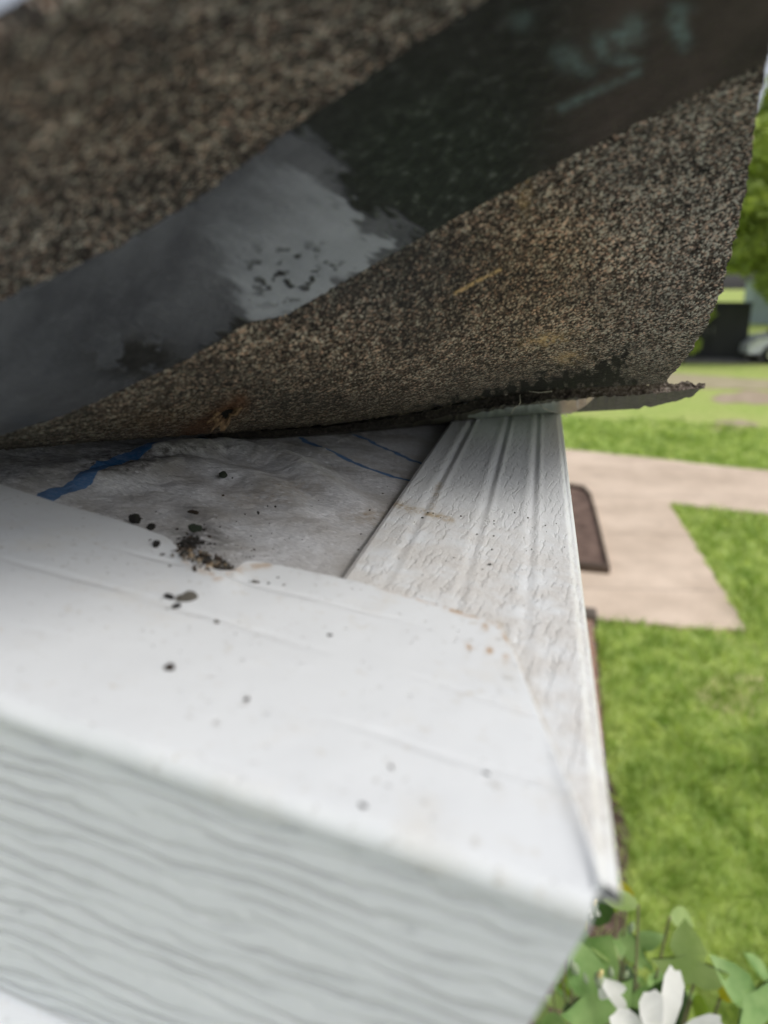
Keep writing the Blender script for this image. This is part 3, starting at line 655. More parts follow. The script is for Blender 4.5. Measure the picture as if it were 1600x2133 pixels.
# front fascia trim: flange on top, rounded bend, grained face, outward lip
def fascia():
    t = roof_empty('fascia_trim')
    top = [(-420, 860), (-200, 936), (0, 1008), (120, 1048), (240, 1082), (300, 1103), (340, 1120), (362, 1138), (366, 1150), (385, 1166), (420, 1186), (452, 1200), (490, 1196), (497, 1180), (520, 1170), (600, 1180), (740, 1210), (880, 1250), (1038, 1300)]
    diag = [(1038, 1300), (1062, 1345), (1100, 1440), (1150, 1560), (1200, 1690), (1232, 1800), (1246, 1862)]
    H0 = 0.0034
    # arc-length sampling of the outline
    def samp(poly, n):
        p = np.array(poly, float); s = np.r_[0, np.cumsum(np.hypot(*np.diff(p, axis=0).T))]; q = np.linspace(0, s[-1], n)
        return np.interp(q, s, p[:, 0]), np.interp(q, s, p[:, 1])
    nA, nB = 620, 220
    tx, ty = samp(top, nA); dx, dy = samp(diag, nB)
    def sm(a, k=5):
        ap = np.r_[[a[0]]*k, a, [a[-1]]*k]; return np.convolve(ap, np.ones(2*k+1)/(2*k+1), 'valid')
    topx = np.r_[sm(tx), dx[1:]]; topy = np.r_[sm(ty), dy[1:]]
    n = len(topx); A0 = -420; bx = np.r_[np.linspace(A0, 1120, nA), np.linspace(1120, 1238, nB)[1:]]
    by = 1490+0.3145*(bx-0)          # bend line
    by = 1880+(bx-1240)*(1880+242)/(1240+5000)
    T = lroof(topx, topy, H0)[:, :2]; Bd = lroof(bx, by, H0)[:, :2]
    nv = 150; v = np.linspace(0, 1, nv)
    XY = T[None]*(1-v[:, None, None])+Bd[None]*v[:, None, None]
    X, Y = XY[..., 0], XY[..., 1]
    Z = np.full(X.shape, H0)+.0011*(fbm(X*22+7, Y*30, 8, 3)-.5)
    # the top edge lifts where the dirt is caught, and near the corner slit
    gap = np.exp(-((topx-430)/90)**2)[None]*np.exp(-(v[:, None]/.12)**2); Z += .0016*gap
    cr = smooth(1120, 1240, topx)[None]*np.exp(-(v[:, None]/.5)**2); Z += .0012*cr
    Z[0] -= .0006; Z[1] -= .0002
    W = glob(np.stack([X, Y, Z], -1).reshape(-1, 3)); rel = W-CAM; dz = rel @ FW; PX = (CX+FPX*(rel @ RX)/dz).reshape(X.shape); PY = (CY-FPX*(rel @ UP)/dz).reshape(X.shape)
    ru = np.exp(-(segdist(PX, PY, [(930, 1268), (1038, 1300), (1060, 1340)])/7)**2)+.5*np.exp(-(segdist(PX, PY, [(780, 1222), (930, 1268)])/5)**2)+.6*np.exp(-(segdist(PX, PY, [(385, 1170), (450, 1206), (500, 1190), (560, 1178)])/8)**2)
    for cx, cy in ((978, 1352), (1018, 1360), (1052, 1376), (1010, 1310)): ru += np.exp(-((PX-cx)**2+(PY-cy)**2)/60)
    # bend and face: direction down the face, in the roof frame
    Zl = R3 @ np.array([0, 0, -1.]); dn = Zl-np.array([Zl[0], 0, 0]); dn = unit(dn)           # perpendicular to A
    # angle to turn through, from -y (flange outwards) to dn
    out = np.array([0, -1., 0]); ang = math.acos(np.clip(out @ dn, -1, 1)); r = 0.0024
    nvec = np.array([0, 0, 1.])
    ring = []
    kk = 14
    for a in np.linspace(0, ang, kk)[1:]:
        ring.append(r*(math.sin(a)*out-(1-math.cos(a))*nvec))
    zb = Z[-1]
    # pull the flat back so the bend's outer edge lies on the bend line
    bend_rows = [np.stack([X[-1]+q[0], Y[-1]+q[1]+r*0.5, zb+q[2]], -1) for q in ring]
    flat = np.stack([X, Y+r*0.5*v[:, None], Z], -1)
    flat_rows = [flat[i] for i in range(nv)]+bend_rows
    e = bend_rows[-1]
    extra = [e+dn*0.0015]                                   # a little of the face belongs to the flange sheet
    V = np.stack(flat_rows+extra, 0); ruf = np.vstack([ru, np.zeros((len(bend_rows)+1, n))])
    mesh('top_flange', V.reshape(-1, 3), grid_faces(V.shape[0], n, True), MAT_FLANGE, t, attrs={'rust': np.clip(ruf, 0, 1)}, frame=True).modifiers.new('s', 'SOLIDIFY').thickness = 0.0005
    # face height from the bottom edge seen at the left border
    s0 = extra[0]; o_w = glob(s0[n//2]); fn_w = np.cross(A, dn @ R3)
    def onface(px, py):
        r_ = ray(px, py); return loc(CAM+r_*(((o_w-CAM) @ fn_w)/(r_ @ fn_w)))
    pb = onface(0., 2060.); ref = s0[np.argmin(np.abs(s0[:, 0]-pb[0]))]; FH = float((pb-ref) @ dn)
    pr = onface(1104., 2133.); pr0 = s0[-1]; k = (pr-pr0); slope = k[0]/(k @ dn)       # the raked right end
    nf = 60; rows = []
    xs = s0[:, 0]; xr, xl = xs[-1], xs[0]
    for q in np.linspace(0, FH, nf):
        sh = slope*q; f_ = (xs-xl)/(xr-xl)
        rows.append(s0+dn*q+np.stack([sh*f_, 0*f_, 0*f_], -1))
    V = np.stack(rows, 0); V[..., 1] += .0009*(fbm(V[..., 0]*18, V[..., 2]*60, 4, 3)-.5)*smooth(0, .01, np.linspace(0, FH, nf))[:, None]
    mesh('fascia_face', V.reshape(-1, 3), grid_faces(nf, n, True), MAT_FACE, t, frame=True)
    # lip: turns outwards, then hems back
    fo = np.cross(np.array([1., 0, 0]), dn); fo = fo if fo[1] < 0 else -fo
    base = V[-1]; lip = [base+dn*.0003]
    for a in np.linspace(0, math.pi/2, 6)[1:]: lip.append(base+dn*.0003+.0015*(math.sin(a)*dn+(1-math.cos(a))*fo))
    lip += [lip[-1]+fo*.014, lip[-1]+fo*.015+dn*.001, lip[-1]+dn*.0016+fo*.008]
    L = np.stack(lip, 0); mesh('bottom_lip', L.reshape(-1, 3), grid_faces(L.shape[0], n, True), MAT_FLANGE, t, attrs={'rust': np.zeros(L.shape[0]*n)}, frame=True)
    tag(t, 'wide white metal fascia trim in the foreground, wood grain face under a smooth top', 'roof trim')
    print('face height', FH, 'corner', O, 'N', N, 'A', A, 'camera in roof frame', loc(CAM))
    return H0
H0 = fascia()

# ------------------------------------------------------------------ the lifted shingle
SIL = [(-420, 962), (-200, 952), (0, 938), (200, 921), (400, 907), (560, 895), (700, 884), (860, 860), (1000, 830), (1100, 814), (1250, 807), (1385, 799)]
RIGHT = [(1385, 799), (1432, 745), (1470, 683), (1500, 612), (1530, 505), (1551, 400), (1570, 290), (1588, 180), (1603, 85), (1618, -30), (1626, -170)]
TOP = [(-420, 420), (-200, 190), (-80, 145), (0, 92), (80, 48), (150, 0), (230, -50), (420, -120), (900, -160), (1626, -170)]
DEP0 = [(-420, .24), (0, .283), (400, .338), (700, .385), (860, .405), (1100, .425), (1392, .43)]
DEPT = [(-420, .085), (0, .09), (500, .10), (1000, .115), (1612, .135)]
def sheet():
    nc, nr = 760, 560
    def arc(poly, n, pw=1.0):
        p = np.array(poly, float); s = np.r_[0, np.cumsum(np.hypot(*np.diff(p, axis=0).T))]; q = s[-1]*np.linspace(0, 1, n)**pw
        return np.interp(q, s, p[:, 0]), np.interp(q, s, p[:, 1])
    def sm(a, k):
        ap = np.r_[2*a[0]-a[1:k+1][::-1], a, 2*a[-1]-a[-k-1:-1][::-1]]; return np.convolve(ap, np.ones(2*k+1)/(2*k+1), 'valid')
    sx, sy = arc(SIL, nc); tx, ty = arc(TOP, nc); rx, ry = arc(RIGHT, nr); rx, ry = sm(rx, 12), sm(ry, 12); sy = sm(sy, 14); ty = sm(ty, 20)
    u = np.linspace(0, 1, nc); v = np.linspace(0, 1, nr)
    lx = sx[0]+(tx[0]-sx[0])*v; ly = sy[0]+(ty[0]-sy[0])*v
    # Coons patch of the four sides
    U, Vv = np.meshgrid(u, v)
    def coons(b, t_, l, r_):
        return (1-Vv)*b[None]+Vv*t_[None]+(1-U)*l[:, None]+U*r_[:, None]-((1-U)*(1-Vv)*b[0]+U*(1-Vv)*b[-1]+(1-U)*Vv*t_[0]+U*Vv*t_[-1])
    rx[0], ry[0] = sx[-1], sy[-1]; rx[-1], ry[-1] = tx[-1], ty[-1]
    PX = coons(sx, tx, lx, rx); PY = coons(sy, ty, ly, ry)
    e = smooth(.985, 1, U); PX += e*(fbm(PX*0+3, v[:, None]*260+0*PX, 5, 3)-.5)*9+e*(fbm(PX*0+9, v[:, None]*40+0*PX, 6, 2)-.5)*8
    e0 = 1-smooth(0, .012, Vv); PY += e0*(fbm(PX/7, PX*0, 8, 3)-.5)*5
    D0 = interp(DEP0, sx)[None]; DT = interp(DEPT, tx)[None]
    gexp = 0.42+0.30*(1-U)*0+0.26*smooth(0, .35, Vv)
    G = Vv**(0.52+0.33*smooth(0, .6, Vv))
    D = D0*(DT/D0)**G
    D *= 1+.012*(fbm(PX/420, PY/420, 3, 2)-.5)*smooth(0, .1, Vv)
    Wp = P(PX, PY, D)
    # patterns
    j = (fbm(PX/26, PY/26, 41)-.5); j2 = (fbm(PX/70, PY/50, 44)-.5); jf = (fbm(PX/9, PY/9, 47, 3)-.5)
    up = interp([(-420, 790), (0, 625), (250, 508), (410, 415), (560, 300), (720, 190), (870, 90), (1010, 0), (1250, -150), (1700, -400)], PX)
    lo = interp([(-420, 1060), (0, 908), (130, 868), (250, 815), (400, 745), (520, 672), (590, 660), (860, 506), (1090, 380), (1180, 332), (1400, 222), (1600, 128), (1700, 80)], PX)
    sd = np.minimum(PY-up-(j*16+jf*10), lo-PY+(jf*7))          # >0 inside the sealant strip
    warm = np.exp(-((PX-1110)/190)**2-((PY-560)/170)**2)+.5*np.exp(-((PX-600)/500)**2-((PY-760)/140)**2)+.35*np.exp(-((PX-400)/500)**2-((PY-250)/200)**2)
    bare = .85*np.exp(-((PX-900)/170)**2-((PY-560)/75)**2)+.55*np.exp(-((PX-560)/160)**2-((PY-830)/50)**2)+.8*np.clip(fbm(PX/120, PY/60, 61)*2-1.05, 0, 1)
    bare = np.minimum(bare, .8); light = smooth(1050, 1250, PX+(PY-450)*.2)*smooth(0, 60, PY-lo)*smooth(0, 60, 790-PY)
    bare += 1.5*np.clip(sdpoly(PX, PY, [(850, 868), (1000, 822), (1130, 785), (1230, 762), (1300, 742), (1290, 775), (1330, 806), (1200, 816), (1000, 836)])/34+.45+jf*2.2, 0, 1)  # shade in the fold crease, painted as a dark wedge on top of the bare patches
    tan = np.exp(-((PX-1140)/45)**2-((PY-708+(PX-1140)*.15)/12)**2)+np.exp(-((PX-1185)/30)**2-((PY-745)/12)**2)*.8+.5*np.exp(-((PX-1092)/14)**2-((PY-400)/45)**2)
    tan = tan*(0.55+jf*2.4)+1.6*np.exp(-(segdist(PX, PY, [(948, 612), (990, 588), (1042, 562)])/3.2)**2)*.6
    ru = 1.1*np.exp(-(segdist(PX, PY, [(395, 905), (440, 878), (500, 838)])/20)**2)+.4*np.exp(-((PX-330)/90)**2-((PY-880)/30)**2)
    hole = np.exp(-(segdist(PX, PY, [(468, 862), (482, 846)])/9)**2)+.5*np.exp(-(segdist(PX, PY, [(430, 885), (445, 880)])/8)**2)
    ridge = np.exp(-((segdist(PX, PY, [(425, 900), (440, 880), (470, 838), (505, 832)])-2)/7)**2)+.8*np.exp(-((segdist(PX, PY, [(500, 870), (520, 840)])-1)/8)**2)*.6
    nrm_to_cam = CAM-Wp; nrm_to_cam /= np.linalg.norm(nrm_to_cam, axis=-1)[..., None]
    Wp = Wp+nrm_to_cam*(.0011*ridge*(1+jf*2)-.0035*np.clip(hole, 0, 1))[..., None]
    Wp = Wp+nrm_to_cam*(.0005*jf)[..., None]
    # hidden continuation: rolls over the silhouette and lies back on the roof
    ext = []; S = Wp[0]; K = 26
    qx, qy = PX[0], PY[0]-np.interp(PX[0], [0, 1000, 1400], [22, 30, 30])
    Q = roof(qx, qy, .007); dm = (S-CAM); C1 = S+dm*(np.linalg.norm(Q-S, axis=-1)*.35/np.linalg.norm(dm, axis=-1))[:, None]
    for k in np.linspace(0, 1, K)[1:]:
        ext.append((1-k)**2*S+2*k*(1-k)*C1+k*k*Q)
    for k in np.linspace(0, 1, 10)[1:]: ext.append(Q+B*0.32*k+N*0.001*math.sin(k*3))
    ext = np.array(ext)[::-1]
    ALL = np.concatenate([ext, Wp], 0); z = np.zeros(ext.shape[:2])
    pad = lambda a: np.concatenate([z, np.clip(a, 0, 1)], 0)
    root = roof_empty('lifted_shingle')
    L = loc(ALL.reshape(-1, 3)); F = grid_faces(ALL.shape[0], nc)
    # orientation: make normals face the camera
    q = L.reshape(*ALL.shape)[-nr//2, nc//2], L.reshape(*ALL.shape)[-nr//2, nc//2+1], L.reshape(*ALL.shape)[-nr//2+1, nc//2]
    nn = np.cross(q[1]-q[0], q[2]-q[0]); flip = nn @ (loc(CAM)-q[0]) < 0
    if flip: F = F[:, ::-1].copy()
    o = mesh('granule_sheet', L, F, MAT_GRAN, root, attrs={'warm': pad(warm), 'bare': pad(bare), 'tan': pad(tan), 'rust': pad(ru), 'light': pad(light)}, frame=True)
    s = o.modifiers.new('s', 'SOLIDIFY'); s.thickness = .003; s.offset = -1
    # sealant strip: its own thin layer on the underside
    fr = grid_faces(nr, nc); keep = (sd.reshape(-1)[fr] > 0).all(1); fr = fr[keep]
    if flip: fr = fr[:, ::-1].copy()
    used = np.unique(fr); mp = np.full(nr*nc, -1); mp[used] = np.arange(len(used))
    thick = .00045*smooth(0, 10, sd)+.00015
    SV = loc((Wp+nrm_to_cam*thick[..., None]).reshape(-1, 3))[used]
    st = (PX-PY*.2)                                            # along the strip
    sj = fbm(PX/60+PY/130, PY/16-PX/34, 71, 4)-.5             # streaks along the band
    sgl = sdpoly(PX, PY, [(-500, 900), (0, 600), (250, 480), (420, 380), (600, 260), (700, 330), (740, 440), (860, 470), (860, 530), (600, 700), (530, 690), (500, 665), (430, 738), (310, 800), (190, 900), (-500, 1100)])
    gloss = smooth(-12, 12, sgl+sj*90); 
    film = sdpoly(PX, PY, [(430, 395), (560, 330), (650, 385), (730, 420), (760, 485), (830, 500), (600, 680), (520, 660), (470, 590), (400, 520), (360, 470)])  # outline of the painted sheen
    sheen_mask = smooth(-6, 14, film+sj*85)*smooth(-20, 60, film+sj*60+(PX-480)*.5)  # where the painted sheen lies on the strip, streaked at its right end
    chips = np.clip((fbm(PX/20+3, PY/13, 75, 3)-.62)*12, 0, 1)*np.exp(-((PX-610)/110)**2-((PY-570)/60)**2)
    sheen_mask = sheen_mask*(1-np.clip(chips*1.4, 0, 1))*(.12+.88*smooth(600, 900, PX*.75+PY*.7+sj*120)); gloss = gloss*(1-chips)
    pit = np.clip((fbm(PX/30+5, PY/20, 79, 4)-.38)*9, 0, 1)*np.exp(-((PX-285)/85)**2-((PY-745)/42)**2)
    gloss = gloss*(1-np.clip(pit*1.5, 0, 1)); sheen_mask *= (1-np.clip(pit, 0, 1))
    green = np.exp(-((PX-900)/230)**2-((PY-330)/170)**2)*1.2; brown = smooth(1120, 1330, PX+PY*.2)
    teal = np.zeros_like(PX)
    for cx, cy, rx_, ry_, a_ in [(1085, 42, 22, 18, .5), (1180, 118, 26, 22, .9), (1215, 145, 24, 16, .6), (1250, 95, 16, 26, .8), (1290, 80, 22, 16, 1), (1322, 60, 24, 26, .9), (1300, 125, 30, 12, .8), (1408, 48, 20, 24, 1), (1425, 85, 16, 18, .9), (1418, 15, 26, 12, .6)]:
        dd = ((PX-cx)/rx_)**2+((PY-cy)/ry_)**2; teal += a_*np.exp(-dd)*(1-.35*np.exp(-dd*5))
    teal += .6*np.exp(-(segdist(PX, PY, [(1170, 225), (1330, 150)])/9)**2); teal *= .55+1.2*(fbm(PX/22, PY/22, 81)-.25)
    ok = {k_: np.clip(a, 0, 1).reshape(-1)[used] for k_, a in dict(gloss=gloss, film=sheen_mask, green=green, brown=brown, teal=teal*.8).items()}  # film carries the painted sheen
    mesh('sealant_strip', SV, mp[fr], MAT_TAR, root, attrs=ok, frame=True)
    tag(root, 'large weathered asphalt shingle bent up over the roof, showing its dark underside', 'shingle')
    # ragged hole: dark core
    c = P(474., 856., float(D[np.unravel_index(np.argmin((PX-474)**2+(PY-856)**2), PX.shape)])); tc = unit(CAM-c)
    a1 = unit(np.cross(tc, UP)); a2 = np.cross(a1, tc); vs = [loc(c+tc*-.0012)]; 
    rim = []; SX = RX
    for i in range(30):
        an = 2*math.pi*i/30; rr = .0034*(1+.5*(vnoise(i*1.1, 2.0, 5)*2-1)); dxy = a1*math.cos(an)*rr*.8+a2*math.sin(an)*rr*1.2
        dxy = dxy+SX*(dxy @ a2)*.75
        rim.append(dxy)
    for d_, k in ((.0018, 1), (.0012, .8), (-.001, .55)):
        pass
    vs = []
    for k, dd in ((1.5, .0004), (1.25, .0011), (.95, .0007), (.6, -.0012)):
        for i, r_ in enumerate(rim): vs.append(loc(c+r_*k+tc*(dd+.0005*(vnoise(i*1.7, k*9, 3)-.5))))
    n_ = 30; fs = [[j*n_+i, j*n_+(i+1) % n_, (j+1)*n_+(i+1) % n_, (j+1)*n_+i] for j in range(3) for i in range(n_)]
    th = mesh('torn_hole', vs, fs, rock_material('torn_felt', (0.03, 0.017, 0.01), (0.22, 0.14, 0.08)), root, frame=True)
    core = mesh('hole_core', [vs[3*n_+i] for i in range(n_)], [list(range(n_))], rock_material('hole_dark', (.002, .002, .002), (.006, .005, .005)), None, False, frame=False); core.parent = th
sheet()

# lower shingle layer with a torn black edge, hanging past the roof edge
def lower_shingle():
    root = roof_empty('lower_shingle')
    n = 520; xs = np.linspace(440, 1468, n)
    L0 = interp([(440, 903), (560, 897), (700, 887), (860, 862), (1000, 830), (1080, 813), (1150, 803), (1250, 800), (1390, 797), (1440, 797), (1468, 800)], xs)
    L1 = interp([(440, 913), (560, 911), (700, 900), (860, 881), (1000, 853), (1100, 839), (1200, 829), (1300, 824), (1390, 817), (1440, 812), (1468, 806)], xs)
    L2 = interp([(440, 919), (560, 917), (700, 909), (900, 887), (1000, 877), (1160, 861), (1230, 857), (1320, 852), (1370, 845), (1400, 838), (1440, 825), (1468, 808)], xs)
    jg = (fbm(xs/9, xs*0, 3, 3)-.5)*13; jl = (fbm(xs/10, xs*0+5, 9, 3)-.5)*10
    amp = smooth(600, 1000, xs)*.6+.4
    L0 = L0+jg*amp; L1 = L1+jl*amp*.8; L2 = L2+(fbm(xs/14, xs*0, 13, 3)-.5)*8*smooth(1290, 1350, xs)
    d = np.interp(xs, [440, 700, 1000, 1468], [.365, .405, .425, .42]); d2 = np.interp(xs, [440, 700, 1000, 1160, 1300, 1468], [.39, .44, .52, .57, .5, .43])
    rows_edge = [P(xs, L0+(L1-L0)*k+0*xs, d+.0016*(fbm(xs/8, xs*0+k*7, 19, 3)-.5)*2+.0006*math.sin(k*3.1)) for k in np.linspace(0, 1, 12)]
    E = np.array([loc(r) for r in rows_edge]); 
    m_edge = M('torn_edge_asphalt', .75, spec=.4); v = m_edge.coord(); nn = m_edge.noise(v, 700, 5, .7)
    cc = m_edge.ramp(nn, [(.38, (.006, .006, .006)), (.6, (.045, .037, .032)), (.78, (.3, .25, .21))])
    cl = m_edge.ramp(nn, [(.3, (.04, .03, .025)), (.5, (.16, .125, .1)), (.7, (.42, .37, .32))])
    m_edge.col(m_edge.mix(m_edge.attr('pale'), cc, cl)); m_edge.nrm(m_edge.bump(nn, .0015, 1))
    pale = np.tile(smooth(1080, 1330, xs), (12, 1))
    mesh('torn_edge', E.reshape(-1, 3), grid_faces(12, n, True), m_edge.m, root, attrs={'pale': pale}, frame=True)
    U = []
    for k in np.linspace(0, 1, 24): U.append(loc(P(xs, L1+(L2-L1)*k, d+(d2-d)*k)))
    U = np.array(U)
    m_u = M('shingle_back_coating', .8, spec=.35); v = m_u.coord(); n1 = m_u.noise(v, 260, 5, .65)
    m_u.col(m_u.ramp(n1, [(.3, (.05, .045, .038)), (.6, (.105, .095, .084)), (.8, (.2, .185, .165))])); m_u.nrm(m_u.bump(n1, .0006, 1))
    mesh('underside', U.reshape(-1, 3), grid_faces(24, n, True), m_u.m, root, frame=True)
    # top face going back from the upper lip
    Tp = [E[0]]; far = np.array([loc(P(xs, L2-16*smooth(0, 1, (1468-xs)/400), d2+.01))])[0]
    for k in np.linspace(0, 1, 12)[1:]: Tp.append(E[0]*(1-k)+(far+np.array([0, 0, .003*(1-abs(2*k-1))]))*k)
    Tp = np.array(Tp); mesh('granule_top', Tp.reshape(-1, 3), grid_faces(12, n), MAT_GRAN2, root, frame=True)
    # release tape residue with loose fibres
    tx = np.linspace(975, 1238, 120); k1 = interp([(975, 866), (1010, 858), (1060, 849), (1120, 841), (1238, 828)], tx)+(fbm(tx/8, tx*0, 3)-.5)*6; k2 = interp([(975, 870), (1010, 876), (1150, 862), (1190, 862), (1212, 850), (1238, 829)], tx)+(fbm(tx/10, tx*0+2, 5)-.5)*4
    dd = np.interp(tx, [975, 1238], [.424, .424]); R_ = []
    for k in np.linspace(0, 1, 8):
        yy = k1+(k2-k1)*k; fr = np.clip((yy-np.interp(tx, xs, L1))/np.maximum(np.interp(tx, xs, L2)-np.interp(tx, xs, L1), 1), 0, 1)
        R_.append(loc(P(tx, yy, (np.interp(tx, xs, d)+(np.interp(tx, xs, d2)-np.interp(tx, xs, d))*fr)-.0015)))
    m_t = M('release_tape_film', .3, spec=.6); v = m_t.coord(); n2 = m_t.noise(v, 120, 4)
    cw = m_t.ramp(n2, [(.3, (.22, .25, .25)), (.7, (.42, .46, .46))]); cb = m_t.ramp(m_t.noise(v, 260, 4, .7), [(.35, (.13, .08, .055)), (.6, (.4, .29, .2)), (.8, (.62, .55, .46))])
    m_t.col(m_t.mix(m_t.attr('pale'), cw, cb)); m_t.nrm(m_t.bump(n2, .0008, 1))
    tp = mesh('tape_residue', np.array(R_).reshape(-1, 3), grid_faces(8, 120, True), m_t.m, root, attrs={'pale': np.tile(smooth(1150, 1175, tx), (8, 1))}, frame=True)
    fm = M('plastic_fibre', .5, (.62, .58, .48)).m
    for pts in ([(1083, 822), (1084, 838), (1080, 846)], [(1058, 866), (1066, 861), (1071, 850), (1078, 845)], [(1122, 838), (1132, 850), (1150, 858), (1172, 861), (1182, 868)], [(1015, 825), (1040, 822), (1057, 822)], [(1100, 815), (1125, 818), (1150, 815)]):
        q = [loc(P(float(a), float(b), .417)) for a, b in pts]; Vt, Ft = tube(q, [.00018]*len(q), 5); o = mesh('loose_fibre', Vt, Ft, fm, root, frame=True)
    tag(root, 'thin lower shingle layer with black torn edge sticking out past the roof edge', 'shingle')
lower_shingle()

# ------------------------------------------------------------------ grit and dirt
def rock_mesh(name, mat, seed, sub=2, jag=.35, squash=(1, 1, .7)):
    rng = np.random.default_rng(seed)
    import bmesh
    bm = bmesh.new(); bmesh.ops.create_icosphere(bm, subdivisions=sub, radius=1)
    dirs = rng.normal(size=(9, 3)); dirs /= np.linalg.norm(dirs, axis=1)[:, None]; am = rng.uniform(-jag, jag, 9)
    for v in bm.verts:
        c = np.array(v.co); k = 1+1.5*sum(a*max(0, c @ d)**3 for a, d in zip(am, dirs))+rng.normal()*.05
        v.co = Vector((c*k+rng.normal(size=3)*.07)*np.array(squash))
    me = bpy.data.meshes.new(name); bm.to_mesh(me); bm.free(); me.materials.append(mat); return me
SURF = {'under': -.0012, 'flange': H0+.0001, 'panel': .0017}
def grit(px, py, wpx, col, surf, label, seed, name='grit_chip', squash=(1, .8, .7), group=None, me=None, jag=.35):
    h = SURF[surf]; c = roof(float(px), float(py)+wpx*.2, h); d = float((c-CAM) @ FW); r = wpx*.5*d/FPX
    me = me or rock_mesh(name, ROCK[col], seed, 3 if wpx > 14 else 2, jag, squash)
    o = bpy.data.objects.new(name, me); COL.objects.link(o); q = c+N*r*.35
    o.matrix_world = Matrix.Translation(Vector(q)) @ Matrix.Rotation(seed*1.7, 4, 'Z') @ Matrix.Scale(r, 4)
    tag(o, label, 'grit', group); return o
BIG = [(281, 1080, 27, 'black', 'under', 'round black grit lump on the felt against the left trim edge'),
       (315, 1098, 15, 'black', 'under', 'small black lump on the felt just right of the round black one'),
       (465, 989, 19, 'green', 'under', 'dark green grit chip alone on the wrinkled felt below the shingle'),
       (404, 1101, 20, 'green', 'under', 'dark angular chip on the felt above the dirt pile'),
       (403, 1066, 22, 'brown', 'under', 'flat brown flake lying on the felt highest above the dirt pile'),
       (384, 1245, 30, 'grey', 'flange', 'largest tan grey crumb on the white trim below the dirt pile'),
       (351, 1243, 21, 'black', 'flange', 'dark flat crumb touching the left of the tan grey crumb'),
       (367, 1262, 20, 'black', 'flange', 'dark oval crumb just below the tan grey crumb'),
       (533, 1212, 17, 'grey', 'flange', 'grey crumb on the white trim right of the dirt pile'),
       (519, 1214, 11, 'black', 'flange', 'tiny dark crumb touching the grey crumb right of the pile'),
       (579, 1205, 10, 'black', 'flange', 'dark crumb highest of the little group right of the pile'),
       (559, 1218, 10, 'black', 'flange', 'dark crumb in the middle of the little group right of the pile'),
       (555, 1238, 9, 'black', 'flange', 'dark crumb lowest of the little group right of the pile'),
       (593, 1220, 9, 'grey', 'flange', 'pale crumb rightmost of the little group right of the pile'),
       (313, 1125, 14, 'black', 'flange', 'spiky black crumb on the trim left of the dirt pile'),
       (326, 1137, 14, 'black', 'flange', 'second spiky black crumb, nearer the dirt pile'),
       (340, 1158, 9, 'black', 'flange', 'round dark crumb below the spiky ones left of the pile'),
       (353, 1180, 8, 'black', 'flange', 'lowest dark dot trailing down left of the dirt pile'),
       (688, 1324, 11, 'black', 'flange', 'dark speck alone in the middle of the white trim top'),
       (353, 1390, 26, 'brown', 'flange', 'dark brown crumb alone on the lower left of the white trim'),
       (514, 1456, 14, 'brown', 'flange', 'soft dark speck in the centre of the lower white trim'),
       (1014, 1613, 14, 'black', 'flange', 'dark speck on the white trim nearest the right corner'),
       (814, 1601, 13, 'brown', 'flange', 'brown speck left of the one nearest the right corner'),
       (756, 1682, 15, 'black', 'flange', 'dark speck closest to the bent front edge of the trim'),
       (1020, 1175, 8, 'black', 'panel', 'largest black speck on the white ribbed strip'),
       (880, 1078, 5, 'black', 'panel', 'small black speck on the ribbed strip beside the brown crack line'),
       (538, 1068, 8, 'black', 'under', 'small black chip on the felt right of centre'),
       (452, 1296, 9, 'grey', 'flange', 'grey dot on the white trim below the tan grey crumb'),
       (643, 1348, 7, 'grey', 'flange', 'tiny grey dot left of the speck in the trim middle')]
for i, (x, y, w_, c, s, lab) in enumerate(BIG):
    sq = (1.2, .75, .35) if (x, y) in ((403, 1066),) else (1.15, .8, .75)
    grit(x, y, w_, c, s, lab, i+1, jag=.9 if 'spiky' in lab else .4, squash=sq)
rg = random.Random(5)
protos = [rock_mesh('grit_speck', ROCK[c], 100+i, 1) for i, c in enumerate(('black', 'brown', 'black', 'grey'))]
def specks(n, box, surf, label, group, lo=2.5, hi=6):
    for i in range(n):
        x = rg.uniform(box[0], box[2]); y = rg.uniform(box[1], box[3])
        if surf == 'flange' and y < interp([(0, 1025), (360, 1165), (500, 1215), (740, 1230), (1040, 1320)], x)+5: continue
        if surf == 'under' and y > interp([(0, 990), (360, 1110), (460, 1155), (740, 1195)], x): continue
        grit(x, y, rg.uniform(lo, hi), 'black', surf, label, rg.randint(1, 99), 'grit_speck', group=group, me=protos[rg.randint(0, 3)])
specks(60, (60, 1080, 1010, 1420), 'flange', 'tiny grit speck scattered over the smooth white trim top', 'specks on the smooth white trim', 3, 7)
specks(38, (240, 960, 830, 1180), 'under', 'tiny grit speck scattered over the grey felt', 'specks on the grey felt', 2.5, 6)
specks(45, (830, 1060, 1190, 1280), 'panel', 'tiny dark speck scattered over the white ribbed strip', 'specks on the ribbed strip', 1.8, 4)

